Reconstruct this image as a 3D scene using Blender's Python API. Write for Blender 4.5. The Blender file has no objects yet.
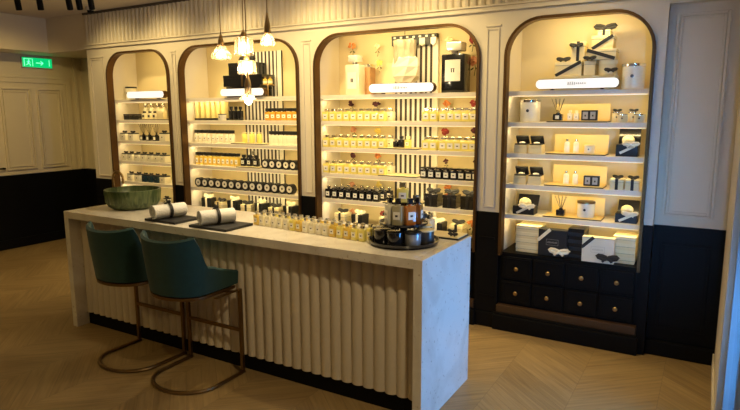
import bpy, bmesh, math, random
from mathutils import Vector, Matrix
random.seed(4)
PI = math.pi
scene = bpy.context.scene
COL = scene.collection

# ------------------------------------------------------------------ materials
MATS = {}
def mat(name, col, rough=.5, metal=0., var=.06, scale=12., emit=None, es=0., coat=0., spec=.5, trans=0., alpha=1., sheen=0., bump=0.):
    if name in MATS: return MATS[name]
    m = bpy.data.materials.new(name); m.use_nodes = True
    nt = m.node_tree; b = nt.nodes['Principled BSDF']
    tc = nt.nodes.new('ShaderNodeTexCoord'); n = nt.nodes.new('ShaderNodeTexNoise')
    n.inputs['Scale'].default_value = scale; n.inputs['Detail'].default_value = 3
    nt.links.new(tc.outputs['Object'], n.inputs['Vector'])
    mx = nt.nodes.new('ShaderNodeMix'); mx.data_type = 'RGBA'
    mx.inputs['A'].default_value = tuple(max(0, c*(1-var)) for c in col)+(1,)
    mx.inputs['B'].default_value = tuple(min(1, c*(1+var)) for c in col)+(1,)
    nt.links.new(n.outputs['Fac'], mx.inputs['Factor'])
    nt.links.new(mx.outputs['Result'], b.inputs['Base Color'])
    b.inputs['Roughness'].default_value = rough; b.inputs['Metallic'].default_value = metal
    b.inputs['Coat Weight'].default_value = coat; b.inputs['Specular IOR Level'].default_value = spec
    b.inputs['Transmission Weight'].default_value = trans
    b.inputs['Alpha'].default_value = alpha
    b.inputs['Sheen Weight'].default_value = sheen
    if bump:
        bp = nt.nodes.new('ShaderNodeBump'); bp.inputs['Strength'].default_value = bump; bp.inputs['Distance'].default_value = .01
        nt.links.new(n.outputs['Fac'], bp.inputs['Height']); nt.links.new(bp.outputs['Normal'], b.inputs['Normal'])
    if emit:
        b.inputs['Emission Color'].default_value = emit+(1,); b.inputs['Emission Strength'].default_value = es
    MATS[name] = m
    return m

wall_m = mat('warm_white_paint', (.68, .61, .48), .55, var=.02)
ceil_m = mat('ceiling_paint', (.62, .56, .46), .7, var=.02)
black_m = mat('black_joinery_paint', (.0035, .0035, .004), .5, var=.1, spec=.12)
shelf_m = mat('cream_shelf_paint', (.80, .73, .60), .45, var=.02)
back_m = mat('alcove_back_paint', (.72, .60, .35), .6, var=.02)
bronze_m = mat('dark_bronze_trim', (.12, .062, .022), .38, .75, var=.1)
brass_m = mat('brushed_brass', (.50, .34, .15), .32, 1., var=.08)
darkbrass_m = mat('aged_brass', (.26, .17, .08), .36, 1., var=.1)
teal_m = mat('teal_velvet', (.0025, .040, .038), .8, var=.2, scale=30, sheen=.15)
teallit_m = mat('teal_velvet_lit_seat', (.003, .060, .060), .8, var=.2, scale=30, sheen=.15)  # same velvet as the backrest, brightened in colour where light catches the seat
glassy_yellow = mat('pale_yellow_perfume', (.86, .75, .20), .12, var=.1, coat=.6)
glassy_gold = mat('golden_perfume', (.82, .58, .11), .12, var=.1, coat=.6)
glassy_amber = mat('amber_oil', (.62, .30, .04), .15, var=.1, coat=.6)
glassy_clear = mat('clear_cologne', (.86, .80, .58), .1, var=.05, coat=.7)
glassy_pale = mat('pale_cologne', (.90, .84, .66), .12, var=.05, coat=.6)
cream_m = mat('cream_card', (.82, .69, .38), .55, var=.03)
creamlid_m = mat('cream_card_lid', (.86, .75, .46), .55, var=.03)
white_m = mat('white_ceramic', (.86, .81, .64), .3, var=.02, coat=.3)
label_m = mat('cream_label', (.90, .86, .74), .5, var=.02)
ink_m = mat('label_ink', (.04, .035, .03), .6)
blackbox_m = mat('black_gift_card', (.012, .012, .013), .4, var=.15)
blackgloss_m = mat('black_gloss', (.010, .010, .012), .15, var=.1, coat=.4)
ribbon_m = mat('black_grosgrain_ribbon', (.014, .013, .014), .6, var=.15)
creamrib_m = mat('cream_ribbon', (.85, .78, .60), .6, var=.05)
silver_m = mat('polished_silver', (.72, .71, .69), .2, 1., var=.03)
gold_m = mat('yellow_display_card', (.80, .60, .22), .5, var=.04)
slate_m = mat('black_slate', (.016, .016, .018), .6, var=.25, scale=40)
towel_m = mat('white_terry_cloth', (.84, .83, .80), .95, var=.06, scale=120, bump=.6)
blueglass_m = mat('grey_candle_tin', (.30, .31, .33), .25, .3, var=.05, coat=.4)
signface_m = mat('lit_sign_face', (.5, .5, .48), .6, var=.0, emit=(1., .96, .88), es=.86)
letter_m = mat('grey_sign_lettering', (.22, .20, .20), .5)
led_m = mat('warm_led_strip', (.9, .8, .6), .5, var=0, emit=(1, .72, .36), es=1.2)
bulb_m = mat('pendant_bulb', (1, .9, .7), .5, var=0, emit=(1, .74, .42), es=22.)
petal_mats = [mat('dried_red_petals', (.30, .035, .03), .8, var=.3, scale=60), mat('dried_orange_petals', (.70, .24, .06), .8, var=.3, scale=60),
              mat('dried_yellow_petals', (.80, .62, .14), .8, var=.2, scale=60), mat('dried_plum_petals', (.09, .02, .03), .8, var=.3, scale=60),
              mat('dried_pink_petals', (.62, .28, .16), .8, var=.3, scale=60), mat('dried_cream_petals', (.78, .66, .40), .8, var=.2, scale=60)]
stem_m = mat('dried_stem_green', (.10, .12, .03), .8, var=.3, scale=60)
grey_m = mat('grey_plastic', (.5, .47, .42), .5)
lampglass_m = None
def make_glass():
    m = bpy.data.materials.new('clear_lamp_glass'); m.use_nodes = True
    nt = m.node_tree; nt.nodes.clear()
    out = nt.nodes.new('ShaderNodeOutputMaterial'); tr = nt.nodes.new('ShaderNodeBsdfTransparent')
    tr.inputs['Color'].default_value = (.97, .93, .86, 1)
    gl = nt.nodes.new('ShaderNodeBsdfGlossy'); gl.inputs['Roughness'].default_value = .08; gl.inputs['Color'].default_value = (1, .93, .8, 1)
    tl = nt.nodes.new('ShaderNodeBsdfTranslucent'); tl.inputs['Color'].default_value = (1, .9, .72, 1)
    w = nt.nodes.new('ShaderNodeTexWave'); w.inputs['Scale'].default_value = 14; w.inputs['Distortion'].default_value = 2
    tc = nt.nodes.new('ShaderNodeTexCoord'); nt.links.new(tc.outputs['Object'], w.inputs['Vector'])
    mr = nt.nodes.new('ShaderNodeMapRange'); mr.inputs['To Min'].default_value = .12; mr.inputs['To Max'].default_value = .40
    nt.links.new(w.outputs['Fac'], mr.inputs['Value'])
    a = nt.nodes.new('ShaderNodeMixShader'); b = nt.nodes.new('ShaderNodeMixShader')
    lw = nt.nodes.new('ShaderNodeLayerWeight'); lw.inputs['Blend'].default_value = .35
    nt.links.new(mr.outputs['Result'], a.inputs['Fac']); nt.links.new(tr.outputs[0], a.inputs[1]); nt.links.new(tl.outputs[0], a.inputs[2])
    nt.links.new(lw.outputs['Fresnel'], b.inputs['Fac']); nt.links.new(a.outputs[0], b.inputs[1]); nt.links.new(gl.outputs[0], b.inputs[2])
    nt.links.new(b.outputs[0], out.inputs[0])
    return m
lampglass_m = make_glass()
def make_pane():
    m = bpy.data.materials.new('window_pane'); m.use_nodes = True
    nt = m.node_tree; nt.nodes.clear(); out = nt.nodes.new('ShaderNodeOutputMaterial')
    tr = nt.nodes.new('ShaderNodeBsdfTransparent'); gl = nt.nodes.new('ShaderNodeBsdfGlossy'); gl.inputs['Roughness'].default_value = .02
    fr = nt.nodes.new('ShaderNodeFresnel'); fr.inputs['IOR'].default_value = 1.3; mx = nt.nodes.new('ShaderNodeMixShader')
    nt.links.new(fr.outputs[0], mx.inputs[0]); nt.links.new(tr.outputs[0], mx.inputs[1]); nt.links.new(gl.outputs[0], mx.inputs[2]); nt.links.new(mx.outputs[0], out.inputs[0])
    return m
pane_m = make_pane()

def nodes_of(name):
    m = bpy.data.materials.new(name); m.use_nodes = True
    nt = m.node_tree; return m, nt, nt.nodes['Principled BSDF']
def math_n(nt, op, a, b=None, c=None):
    n = nt.nodes.new('ShaderNodeMath'); n.operation = op
    for i, v in enumerate((a, b, c)):
        if v is None: continue
        if isinstance(v, (int, float)): n.inputs[i].default_value = v
        else: nt.links.new(v, n.inputs[i])
    return n.outputs[0]
def make_floor_mat():                                   # oak chevron planks
    m, nt, b = nodes_of('oak_chevron_floor')
    tc = nt.nodes.new('ShaderNodeTexCoord'); sp = nt.nodes.new('ShaderNodeSeparateXYZ')
    nt.links.new(tc.outputs['Object'], sp.inputs[0])
    X, Y = sp.outputs[0], sp.outputs[1]
    W = .46; PW = .095
    colid = math_n(nt, 'FLOOR', math_n(nt, 'DIVIDE', X, W))
    fx = math_n(nt, 'FRACT', math_n(nt, 'DIVIDE', X, W))
    par = math_n(nt, 'MODULO', math_n(nt, 'ADD', colid, 40), 2)
    sgn = math_n(nt, 'SUBTRACT', math_n(nt, 'MULTIPLY', par, 2), 1)
    loc = math_n(nt, 'MULTIPLY', math_n(nt, 'SUBTRACT', fx, .5), W)
    sk = math_n(nt, 'ADD', Y, math_n(nt, 'MULTIPLY', math_n(nt, 'MULTIPLY', loc, sgn), .9))
    pl = math_n(nt, 'DIVIDE', sk, PW*1.34)
    pid = math_n(nt, 'FLOOR', pl); fr = math_n(nt, 'FRACT', pl)
    comb = nt.nodes.new('ShaderNodeCombineXYZ'); nt.links.new(colid, comb.inputs[0]); nt.links.new(pid, comb.inputs[1])
    wn = nt.nodes.new('ShaderNodeTexWhiteNoise'); wn.noise_dimensions = '2D'; nt.links.new(comb.outputs[0], wn.inputs['Vector'])
    # grain, stretched along each plank
    al = math_n(nt, 'ADD', X, math_n(nt, 'MULTIPLY', wn.outputs['Value'], 7.))
    gv = nt.nodes.new('ShaderNodeCombineXYZ')
    nt.links.new(math_n(nt, 'MULTIPLY', al, 2.5), gv.inputs[0]); nt.links.new(math_n(nt, 'MULTIPLY', sk, 22), gv.inputs[1])
    gn = nt.nodes.new('ShaderNodeTexNoise'); gn.inputs['Scale'].default_value = 1.6; gn.inputs['Detail'].default_value = 6; gn.inputs['Distortion'].default_value = .5
    nt.links.new(gv.outputs[0], gn.inputs['Vector'])
    f = math_n(nt, 'ADD', math_n(nt, 'MULTIPLY', wn.outputs['Value'], .22), math_n(nt, 'MULTIPLY', gn.outputs['Fac'], .84))
    cr = nt.nodes.new('ShaderNodeValToRGB'); e = cr.color_ramp.elements
    e[0].position = .2; e[0].color = (.17, .108, .044, 1); e[1].position = .85; e[1].color = (.36, .25, .115, 1)
    nt.links.new(f, cr.inputs[0])
    # joints
    d = math_n(nt, 'MINIMUM', fr, math_n(nt, 'SUBTRACT', 1, fr))
    j1 = math_n(nt, 'LESS_THAN', d, .018)
    d2 = math_n(nt, 'MINIMUM', fx, math_n(nt, 'SUBTRACT', 1, fx)); j2 = math_n(nt, 'LESS_THAN', d2, .004)
    j = math_n(nt, 'MAXIMUM', j1, j2)
    mx = nt.nodes.new('ShaderNodeMix'); mx.data_type = 'RGBA'; mx.inputs['B'].default_value = (.06, .035, .02, 1)
    nt.links.new(math_n(nt, 'MULTIPLY', j, .32), mx.inputs['Factor']); nt.links.new(cr.outputs[0], mx.inputs['A'])
    nt.links.new(mx.outputs['Result'], b.inputs['Base Color'])
    b.inputs['Roughness'].default_value = .42
    bp = nt.nodes.new('ShaderNodeBump'); bp.inputs['Strength'].default_value = .25; bp.inputs['Distance'].default_value = .004
    nt.links.new(math_n(nt, 'SUBTRACT', gn.outputs['Fac'], j), bp.inputs['Height']); nt.links.new(bp.outputs['Normal'], b.inputs['Normal'])
    return m
def make_stone_mat():
    m, nt, b = nodes_of('white_quartz')
    tc = nt.nodes.new('ShaderNodeTexCoord'); n = nt.nodes.new('ShaderNodeTexNoise'); n.inputs['Scale'].default_value = 3; n.inputs['Detail'].default_value = 8; n.inputs['Distortion'].default_value = 1.5
    v = nt.nodes.new('ShaderNodeTexNoise'); v.inputs['Scale'].default_value = 45; v.inputs['Detail'].default_value = 2
    nt.links.new(tc.outputs['Object'], n.inputs['Vector']); nt.links.new(tc.outputs['Object'], v.inputs['Vector'])
    cr = nt.nodes.new('ShaderNodeValToRGB'); e = cr.color_ramp.elements
    e[0].position = .35; e[0].color = (.66, .61, .53, 1); e[1].position = .6; e[1].color = (.76, .72, .64, 1)
    nt.links.new(n.outputs['Fac'], cr.inputs[0])
    cr2 = nt.nodes.new('ShaderNodeValToRGB'); e = cr2.color_ramp.elements
    e[0].position = .28; e[0].color = (.55, .45, .36, 1); e[1].position = .34; e[1].color = (1, 1, 1, 1)
    nt.links.new(v.outputs['Fac'], cr2.inputs[0])
    mx = nt.nodes.new('ShaderNodeMix'); mx.data_type = 'RGBA'; mx.blend_type = 'MULTIPLY'; mx.inputs['Factor'].default_value = .6
    nt.links.new(cr.outputs[0], mx.inputs['A']); nt.links.new(cr2.outputs[0], mx.inputs['B']); nt.links.new(mx.outputs['Result'], b.inputs['Base Color'])
    b.inputs['Roughness'].default_value = .22
    return m
def make_marble_green():
    m, nt, b = nodes_of('green_marble')
    tc = nt.nodes.new('ShaderNodeTexCoord'); mp = nt.nodes.new('ShaderNodeMapping'); mp.inputs['Scale'].default_value = (9, 9, 2.2)
    n = nt.nodes.new('ShaderNodeTexNoise'); n.inputs['Scale'].default_value = 2.2; n.inputs['Detail'].default_value = 7; n.inputs['Distortion'].default_value = 1.2
    nt.links.new(tc.outputs['Object'], mp.inputs['Vector']); nt.links.new(mp.outputs[0], n.inputs['Vector'])
    cr = nt.nodes.new('ShaderNodeValToRGB'); e = cr.color_ramp.elements
    e[0].position = .35; e[0].color = (.030, .060, .020, 1); e[1].position = .7; e[1].color = (.17, .21, .09, 1)
    nt.links.new(n.outputs['Fac'], cr.inputs[0]); nt.links.new(cr.outputs[0], b.inputs['Base Color'])
    b.inputs['Roughness'].default_value = .3
    return m
def make_stripe_mat():
    m, nt, b = nodes_of('black_white_stripes')
    tc = nt.nodes.new('ShaderNodeTexCoord'); sp = nt.nodes.new('ShaderNodeSeparateXYZ'); nt.links.new(tc.outputs['Object'], sp.inputs[0])
    f = math_n(nt, 'FRACT', math_n(nt, 'DIVIDE', sp.outputs[0], .049)); g = math_n(nt, 'LESS_THAN', f, .46)
    mx = nt.nodes.new('ShaderNodeMix'); mx.data_type = 'RGBA'; mx.inputs['A'].default_value = (.86, .84, .78, 1); mx.inputs['B'].default_value = (.045, .035, .03, 1)
    nt.links.new(g, mx.inputs['Factor']); nt.links.new(mx.outputs['Result'], b.inputs['Base Color']); b.inputs['Roughness'].default_value = .6
    return m
floor_m = make_floor_mat(); stone_m = make_stone_mat(); green_m = make_marble_green(); stripe_m = make_stripe_mat()

# ------------------------------------------------------------------ mesh helpers
def NB(): return bmesh.new()
def box(bm, x0, x1, y0, y1, z0, z1, bev=0., seg=2, M=None):
    r = bmesh.ops.create_cube(bm, size=1.)
    vs = r['verts']
    for v in vs:
        v.co = Vector((x0+(v.co.x+.5)*(x1-x0), y0+(v.co.y+.5)*(y1-y0), z0+(v.co.z+.5)*(z1-z0)))
    if bev:
        es = list({e for v in vs for e in v.link_edges})
        rr = bmesh.ops.bevel(bm, geom=es, offset=bev, segments=seg, affect='EDGES', profile=.5)
        vs = list({v for f in rr['faces'] for v in f.verts} | {v for v in vs if v.is_valid})
    if M is not None:
        for v in vs: v.co = M @ v.co
    return bm
def lathe(bm, cx, cy, prof, n=24, M=None, a0=0.):
    rings = []; allv = []
    for r, z in prof:
        if r < 1e-6:
            v = bm.verts.new((cx, cy, z)); rings.append([v]); allv.append(v)
        else:
            ring = [bm.verts.new((cx+r*math.cos(2*PI*k/n+a0), cy+r*math.sin(2*PI*k/n+a0), z)) for k in range(n)]
            rings.append(ring); allv += ring
    for a, b in zip(rings, rings[1:]):
        if len(a) == 1 and len(b) == 1: continue
        for k in range(n):
            k2 = (k+1) % n
            if len(a) == 1: bm.faces.new((a[0], b[k2], b[k]))
            elif len(b) == 1: bm.faces.new((a[k], a[k2], b[0]))
            else: bm.faces.new((a[k], a[k2], b[k2], b[k]))
    if M is not None:
        for v in allv: v.co = M @ v.co
    return bm
def cyl(bm, cx, cy, z0, z1, r, r1=None, n=24, M=None):
    r1 = r if r1 is None else r1
    return lathe(bm, cx, cy, [(0, z0), (r, z0), (r1, z1), (0, z1)], n, M)
def tube(bm, pts, r, n=8, closed=False, flat=None):
    pts = [Vector(p) for p in pts]; rings = []; N = len(pts)
    up = Vector((0, 0, 1))
    for i, p in enumerate(pts):
        a = pts[(i-1) % N] if (closed or i > 0) else p; b = pts[(i+1) % N] if (closed or i < N-1) else p
        t = (b-a).normalized()
        u = up if abs(t.dot(up)) < .95 else Vector((0, 1, 0))
        s = t.cross(u).normalized(); w = s.cross(t).normalized()
        rr = r[i] if isinstance(r, (list, tuple)) else r
        fl = flat or 1.
        rings.append([bm.verts.new(p+s*rr*math.cos(2*PI*k/n)+w*rr*fl*math.sin(2*PI*k/n)) for k in range(n)])
    M = N if closed else N-1
    for i in range(M):
        a, b = rings[i], rings[(i+1) % N]
        for k in range(n): bm.faces.new((a[k], a[(k+1) % n], b[(k+1) % n], b[k]))
    if not closed:
        bm.faces.new(list(reversed(rings[0]))); bm.faces.new(rings[-1])
    return bm
def prism(bm, poly, y0, y1, M=None):                    # polygon in x,z, extruded along y
    a = [bm.verts.new((x, y0, z)) for x, z in poly]; b = [bm.verts.new((x, y1, z)) for x, z in poly]
    bm.faces.new(a); bm.faces.new(list(reversed(b)))
    n = len(poly)
    for k in range(n): bm.faces.new((a[k], b[k], b[(k+1) % n], a[(k+1) % n]))
    if M is not None:
        for v in a+b: v.co = M @ v.co
    return bm
def ball(bm, c, r, sx=1, sy=1, sz=1, sub=2, M=None):
    rr = bmesh.ops.create_icosphere(bm, subdivisions=sub, radius=r)
    for v in rr['verts']:
        v.co = Vector((v.co.x*sx, v.co.y*sy, v.co.z*sz))
        if M is not None: v.co = M @ v.co
        v.co += Vector(c)
    return bm
def arcpts(x0, x1, zt, R, n=10):                        # arch outline: left spring -> top -> right spring
    pts = [(x0+R-R*math.cos(PI/2*k/n), zt-R+R*math.sin(PI/2*k/n)) for k in range(n+1)]
    pts += [(x1-R+R*math.sin(PI/2*k/n), zt-R+R*math.cos(PI/2*k/n)) for k in range(n+1)]
    return pts
def part(name, bm, m, parent=None, smooth=False, loc=None, kind=None, label=None):
    bmesh.ops.recalc_face_normals(bm, faces=bm.faces[:])
    me = bpy.data.meshes.new(name); bm.to_mesh(me); bm.free()
    if smooth:
        for p in me.polygons: p.use_smooth = True
        try: me.set_sharp_from_angle(angle=math.radians(38))
        except Exception: pass
    me.materials.append(m)
    o = bpy.data.objects.new(name, me); COL.objects.link(o)
    if parent: o.parent = parent
    if loc: o.location = loc
    if kind: o['kind'] = kind
    if label: o['label'] = label
    return o
def tag(o, label, cat, group=None, kind=None):
    o['label'] = label; o['category'] = cat
    if group: o['group'] = group
    if kind: o['kind'] = kind
    return o
def thing(name, label, cat, loc=(0, 0, 0), rz=0., group=None):
    o = bpy.data.objects.new(name, None); COL.objects.link(o); o.empty_display_size = .05
    o.location = loc; o.rotation_euler = (0, 0, rz)
    return tag(o, label, cat, group)
def struct(name, bm, m, parent=None, smooth=False):
    o = part(name, bm, m, parent, smooth)
    if not parent: o['kind'] = 'structure'
    return o
def clone(root, loc, rz, label, group=None):
    r = root.copy(); COL.objects.link(r); r.location = loc; r.rotation_euler = (0, 0, rz); r['label'] = label
    if group: r['group'] = group
    for ch in root.children:
        c = ch.copy(); COL.objects.link(c); c.parent = r
        for g in ch.children:
            d = g.copy(); COL.objects.link(d); d.parent = c
    return r
ORD = ['first', 'second', 'third', 'fourth', 'fifth', 'sixth', 'seventh', 'eighth', 'ninth', 'tenth', 'eleventh', 'twelfth', 'thirteenth', 'fourteenth', 'fifteenth', 'sixteenth', 'seventeenth', 'eighteenth']
BAY = {1: 'far left', 2: 'centre-left', 3: 'centre-right', 4: 'far right'}
SH = {'A': 'top', 'B': 'second', 'C': 'third', 'D': 'fourth', 'E': 'fifth', 'F': 'bottom'}
Z = {'A': 1.865, 'B': 1.633, 'C': 1.395, 'D': 1.157, 'E': .918, 'F': .62}
def row(make, xs, sh, bay, y, desc, group=None, where='', dz=0.):
    first = None
    n = len(xs)
    for i, x in enumerate(xs):
        o_ = ORD[i] if n > 1 else ''
        lab = (f'{o_} {desc} from the left{where}, {SH[sh]} shelf, {BAY[bay]} alcove' if n > 1 else f'{desc}{where}, {SH[sh]} shelf, {BAY[bay]} alcove').strip()
        loc = (x, y, Z[sh]+.001+dz)
        if first is None:
            first = make(); first.location = loc; first['label'] = lab
            if group: first['group'] = group
        else: clone(first, loc, 0, lab, group)
    return first

# ------------------------------------------------------------------ room shell
XL, XR, YF, HC = -7.03, .745, -6.2, 2.86
bm = NB(); box(bm, XL-.1, 3.2, YF, 1.0, -.1, 0); struct('floor', bm, floor_m)
bm = NB(); box(bm, XL-.1, 3.2, YF, 1.0, HC, HC+.1); struct('ceiling', bm, ceil_m)
# back wall board with four arched openings
BX = {1: (-5.441, -4.408), 2: (-4.258, -2.690), 3: (-2.516, -.955), 4: (-.765, .255)}
ZT, R = 2.391, .27
bm = NB()
edges = [-5.80]+[v for k in (1, 2, 3, 4) for v in BX[k]]+[.315]
for i in range(0, 10, 2): box(bm, edges[i], edges[i+1], 0, .03, .935, 2.45)
for k in (1, 2, 3, 4):
    x0, x1 = BX[k]
    pts = arcpts(x0, x1, ZT, R)
    prism(bm, pts+[(x1, 2.45), (x0, 2.45)], 0, .03)
struct('wall_back', bm, wall_m)
# rear closing wall of the recess at far left and behind the alcoves
bm = NB(); box(bm, XL, 3.2, .72, .82, 0, HC); struct('wall_back', bm, wall_m)
bm = NB(); box(bm, -5.80, -5.76, 0.031, .72, .935, 2.449); struct('trim_1', bm, wall_m)
# frieze bulkhead with vertical flutes
bm = NB(); box(bm, -6.56, 1.0, .012, .7, 2.462, 2.859)
box(bm, -6.56, -5.80, 0, .7, 2.45, 2.859)
n = 102; x0 = -5.80; w = (.745-x0)/n
for k in range(n):
    a = x0+k*w
    prism2 = [(a+.004, .012), (a+w*.25, -.006), (a+w*.5, -.012), (a+w*.75, -.006), (a+w-.004, .012)]
    v0 = [bm.verts.new((x, y, 2.50)) for x, y in prism2]; v1 = [bm.verts.new((x, y, 2.835)) for x, y in prism2]
    for i in range(4): bm.faces.new((v0[i], v0[i+1], v1[i+1], v1[i]))
    bm.faces.new(v0); bm.faces.new(list(reversed(v1)))
struct('wall_frieze', bm, wall_m)
# mouldings
bm = NB()
for z0, z1, d in ((2.452, 2.470, .030), (2.470, 2.486, .020), (2.486, 2.50, .038)):
    box(bm, -5.83, .745, -d, .011, z0, z1, .003)
struct('trim_2', bm, wall_m)
bm = NB(); box(bm, -5.80, .745, -.022, .011, 2.836, 2.858); struct('trim_3', bm, mat('painted_shadow_gap', (.10, .08, .06), .7))  # solid dark strip, its colour stands in for shade under the ceiling
# pillar panels between the alcoves
t = 4
for a, b in ((-5.80, -5.441), (-4.408, -4.258), (-2.690, -2.516), (-.955, -.765)):
    bm = NB(); ca, cb = a+.045, b-.045
    if b-a > .3: ca, cb = a+.07, b-.07
    zz0, zz1 = .97, 2.33
    fw = .012
    box(bm, ca, ca+fw, -.010, -.0005, zz0, zz1, .003); box(bm, cb-fw, cb, -.010, -.0005, zz0, zz1, .003)
    box(bm, ca+fw, cb-fw, -.010, -.0005, zz1-fw, zz1, .003); box(bm, ca+fw, cb-fw, -.010, -.0005, zz0, zz0+fw, .003)
    box(bm, ca-.012, cb+.012, -.012, -.0005, zz1+.012, zz1+.024, .003)
    struct('trim_%d' % t, bm, wall_m); t += 1
# black dado on pillars
for a, b in ((-5.80, -5.441), (-4.408, -4.258), (-2.690, -2.516), (-.955, -.765)):
    bm = NB(); box(bm, a+.001, b-.001, -.014, .03, .0, .934, .003)
    box(bm, a+.03, b-.03, -.020, -.0145, .72, .735); box(bm, a+.03, b-.03, -.020, -.0145, .25, .262)
    box(bm, a+.001, b-.001, -.035, -.0145, .0, .12, .004)
    struct('trim_%d' % t, bm, black_m); t += 1
bm = NB(); box(bm, .256, .315, -.014, .03, 0, .934); struct('trim_%d' % t, bm, black_m); t += 1
# far left recess dado
bm = NB(); box(bm, XL+.02, -5.80, .66, .719, 0, .934); struct('trim_%d' % t, bm, black_m); t += 1
bm = NB(); box(bm, -5.80, -5.76, 0.031, .655, 0, .934); struct('trim_%d' % t, bm, black_m); t += 1
# panelled wall right of the alcoves
bm = NB(); box(bm, .316, .745, .062, .10, .935, 2.449)
box(bm, .316, .745, .0, .0615, 2.40, 2.449)
fx0, fx1, fz0, fz1 = .36, .665, 1.0, 2.34
for d, y in ((0, .045), (.02, .052)):
    box(bm, fx0+d, fx0+d+.018, y, .061, fz0+d, fz1-d, .004); box(bm, fx1-d-.018, fx1-d, y, .061, fz0+d, fz1-d, .004)
    box(bm, fx0+d+.018, fx1-d-.018, y, .061, fz1-d-.018, fz1-d, .004); box(bm, fx0+d+.018, fx1-d-.018, y, .061, fz0+d, fz0+d+.018, .004)
struct('wall_panelled', bm, wall_m)
bm = NB(); box(bm, .316, .745, .050, .10, .0, .934)
for (a, b, c, d) in ((.37, .39, .22, .80), (.65, .67, .22, .80)): box(bm, a, b, .042, .0495, c, d, .003)
box(bm, .37, .67, .042, .0495, .80, .82, .003); box(bm, .37, .67, .042, .0495, .20, .22, .003)
struct('trim_%d' % t, bm, black_m); t += 1
bm = NB(); box(bm, .316, .745, .02, .0495, 0, .11, .006); struct('baseboard_back', bm, black_m)
# right wall stub and the shopfront opening beside the camera
bm = NB(); box(bm, XR, XR+.12, -.93, .72, 0, HC); struct('wall_right', bm, wall_m)
bm = NB(); box(bm, XR, XR+.12, -3.25, -.93, 2.5, HC); box(bm, XR, XR+.12, YF, -3.25, 0, HC)
struct('wall_right', bm, wall_m)
bm = NB(); box(bm, XR-.012, XR-.0005, -.88, .04, 0, .09, .003); struct('baseboard_right', bm, wall_m)
bm = NB()
for y0, y1, z0, z1 in ((-3.249, -.931, .001, .06), (-3.249, -.931, 2.44, 2.498), (-.97, -.931, .06, 2.44), (-3.249, -3.21, .06, 2.44)): box(bm, XR+.03, XR+.09, y0, y1, z0, z1)
wf = struct('window_1', bm, mat('window_frame_paint', (.30, .32, .34), .4))
bm = NB(); box(bm, XR+.055, XR+.061, -3.209, -.971, .061, 2.439); part('window_glass', bm, pane_m, wf)
bm = NB(); box(bm, XL-.1, 3.2, YF-.1, YF, 0, HC); struct('wall_front', bm, wall_m)
# left wall with the panelled door, its architrave and bulkhead
bm = NB(); box(bm, XL-.1, XL, YF, .72, .935, HC); struct('wall_left', bm, wall_m)
bm = NB(); box(bm, XL-.1, XL+.012, YF, .72, 0, .934); struct('wall_left', bm, black_m)
bm = NB(); box(bm, XL+.0125, XL+.03, YF, .655, 0, .12, .004); struct('baseboard_left', bm, black_m)
bm = NB(); box(bm, XL, -6.56, YF, .7, 2.455, 2.859); struct('wall_bulkhead', bm, wall_m)
bm = NB(); box(bm, XL+.0005, XL+.03, -1.1, .54, 2.155, 2.185, .006); box(bm, XL+.0005, XL+.022, -1.1, .54, 2.10, 2.155, .003)
box(bm, XL+.0005, XL+.022, .47, .54, .94, 2.10, .003); box(bm, XL+.0005, XL+.03, .60, .64, .94, 2.45, .004); struct('trim_%d' % t, bm, wall_m); t += 1
bm = NB(); box(bm, XL+.0005, XL+.01, -1.05, .465, .94, 2.095); dr = struct('door_1', bm, wall_m)
for y0, y1 in ((-.395, -.017), (.06, .40), (-.95, -.56)):
    bm = NB()
    for d, h in ((0, .036), (.035, .028)):
        a, b, c, e = y0+d, y1-d, 1.0+d, 2.03-d
        for q in ((a, a+.018, c, e), (b-.018, b, c, e), (a+.018, b-.018, e-.018, e), (a+.018, b-.018, c, c+.018)): box(bm, XL+.0105, XL+h, q[0], q[1], q[2], q[3], .003)
    part('door_panel', bm, wall_m, dr)
bm = NB(); tube(bm, [(XL+.012, -.44, 1.03), (XL+.05, -.44, 1.03), (XL+.055, -.44, 1.03)], .012); tube(bm, [(XL+.055, -.44, 1.03), (XL+.055, -.54, 1.03)], .009); part('door_handle', bm, black_m, dr)

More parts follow.
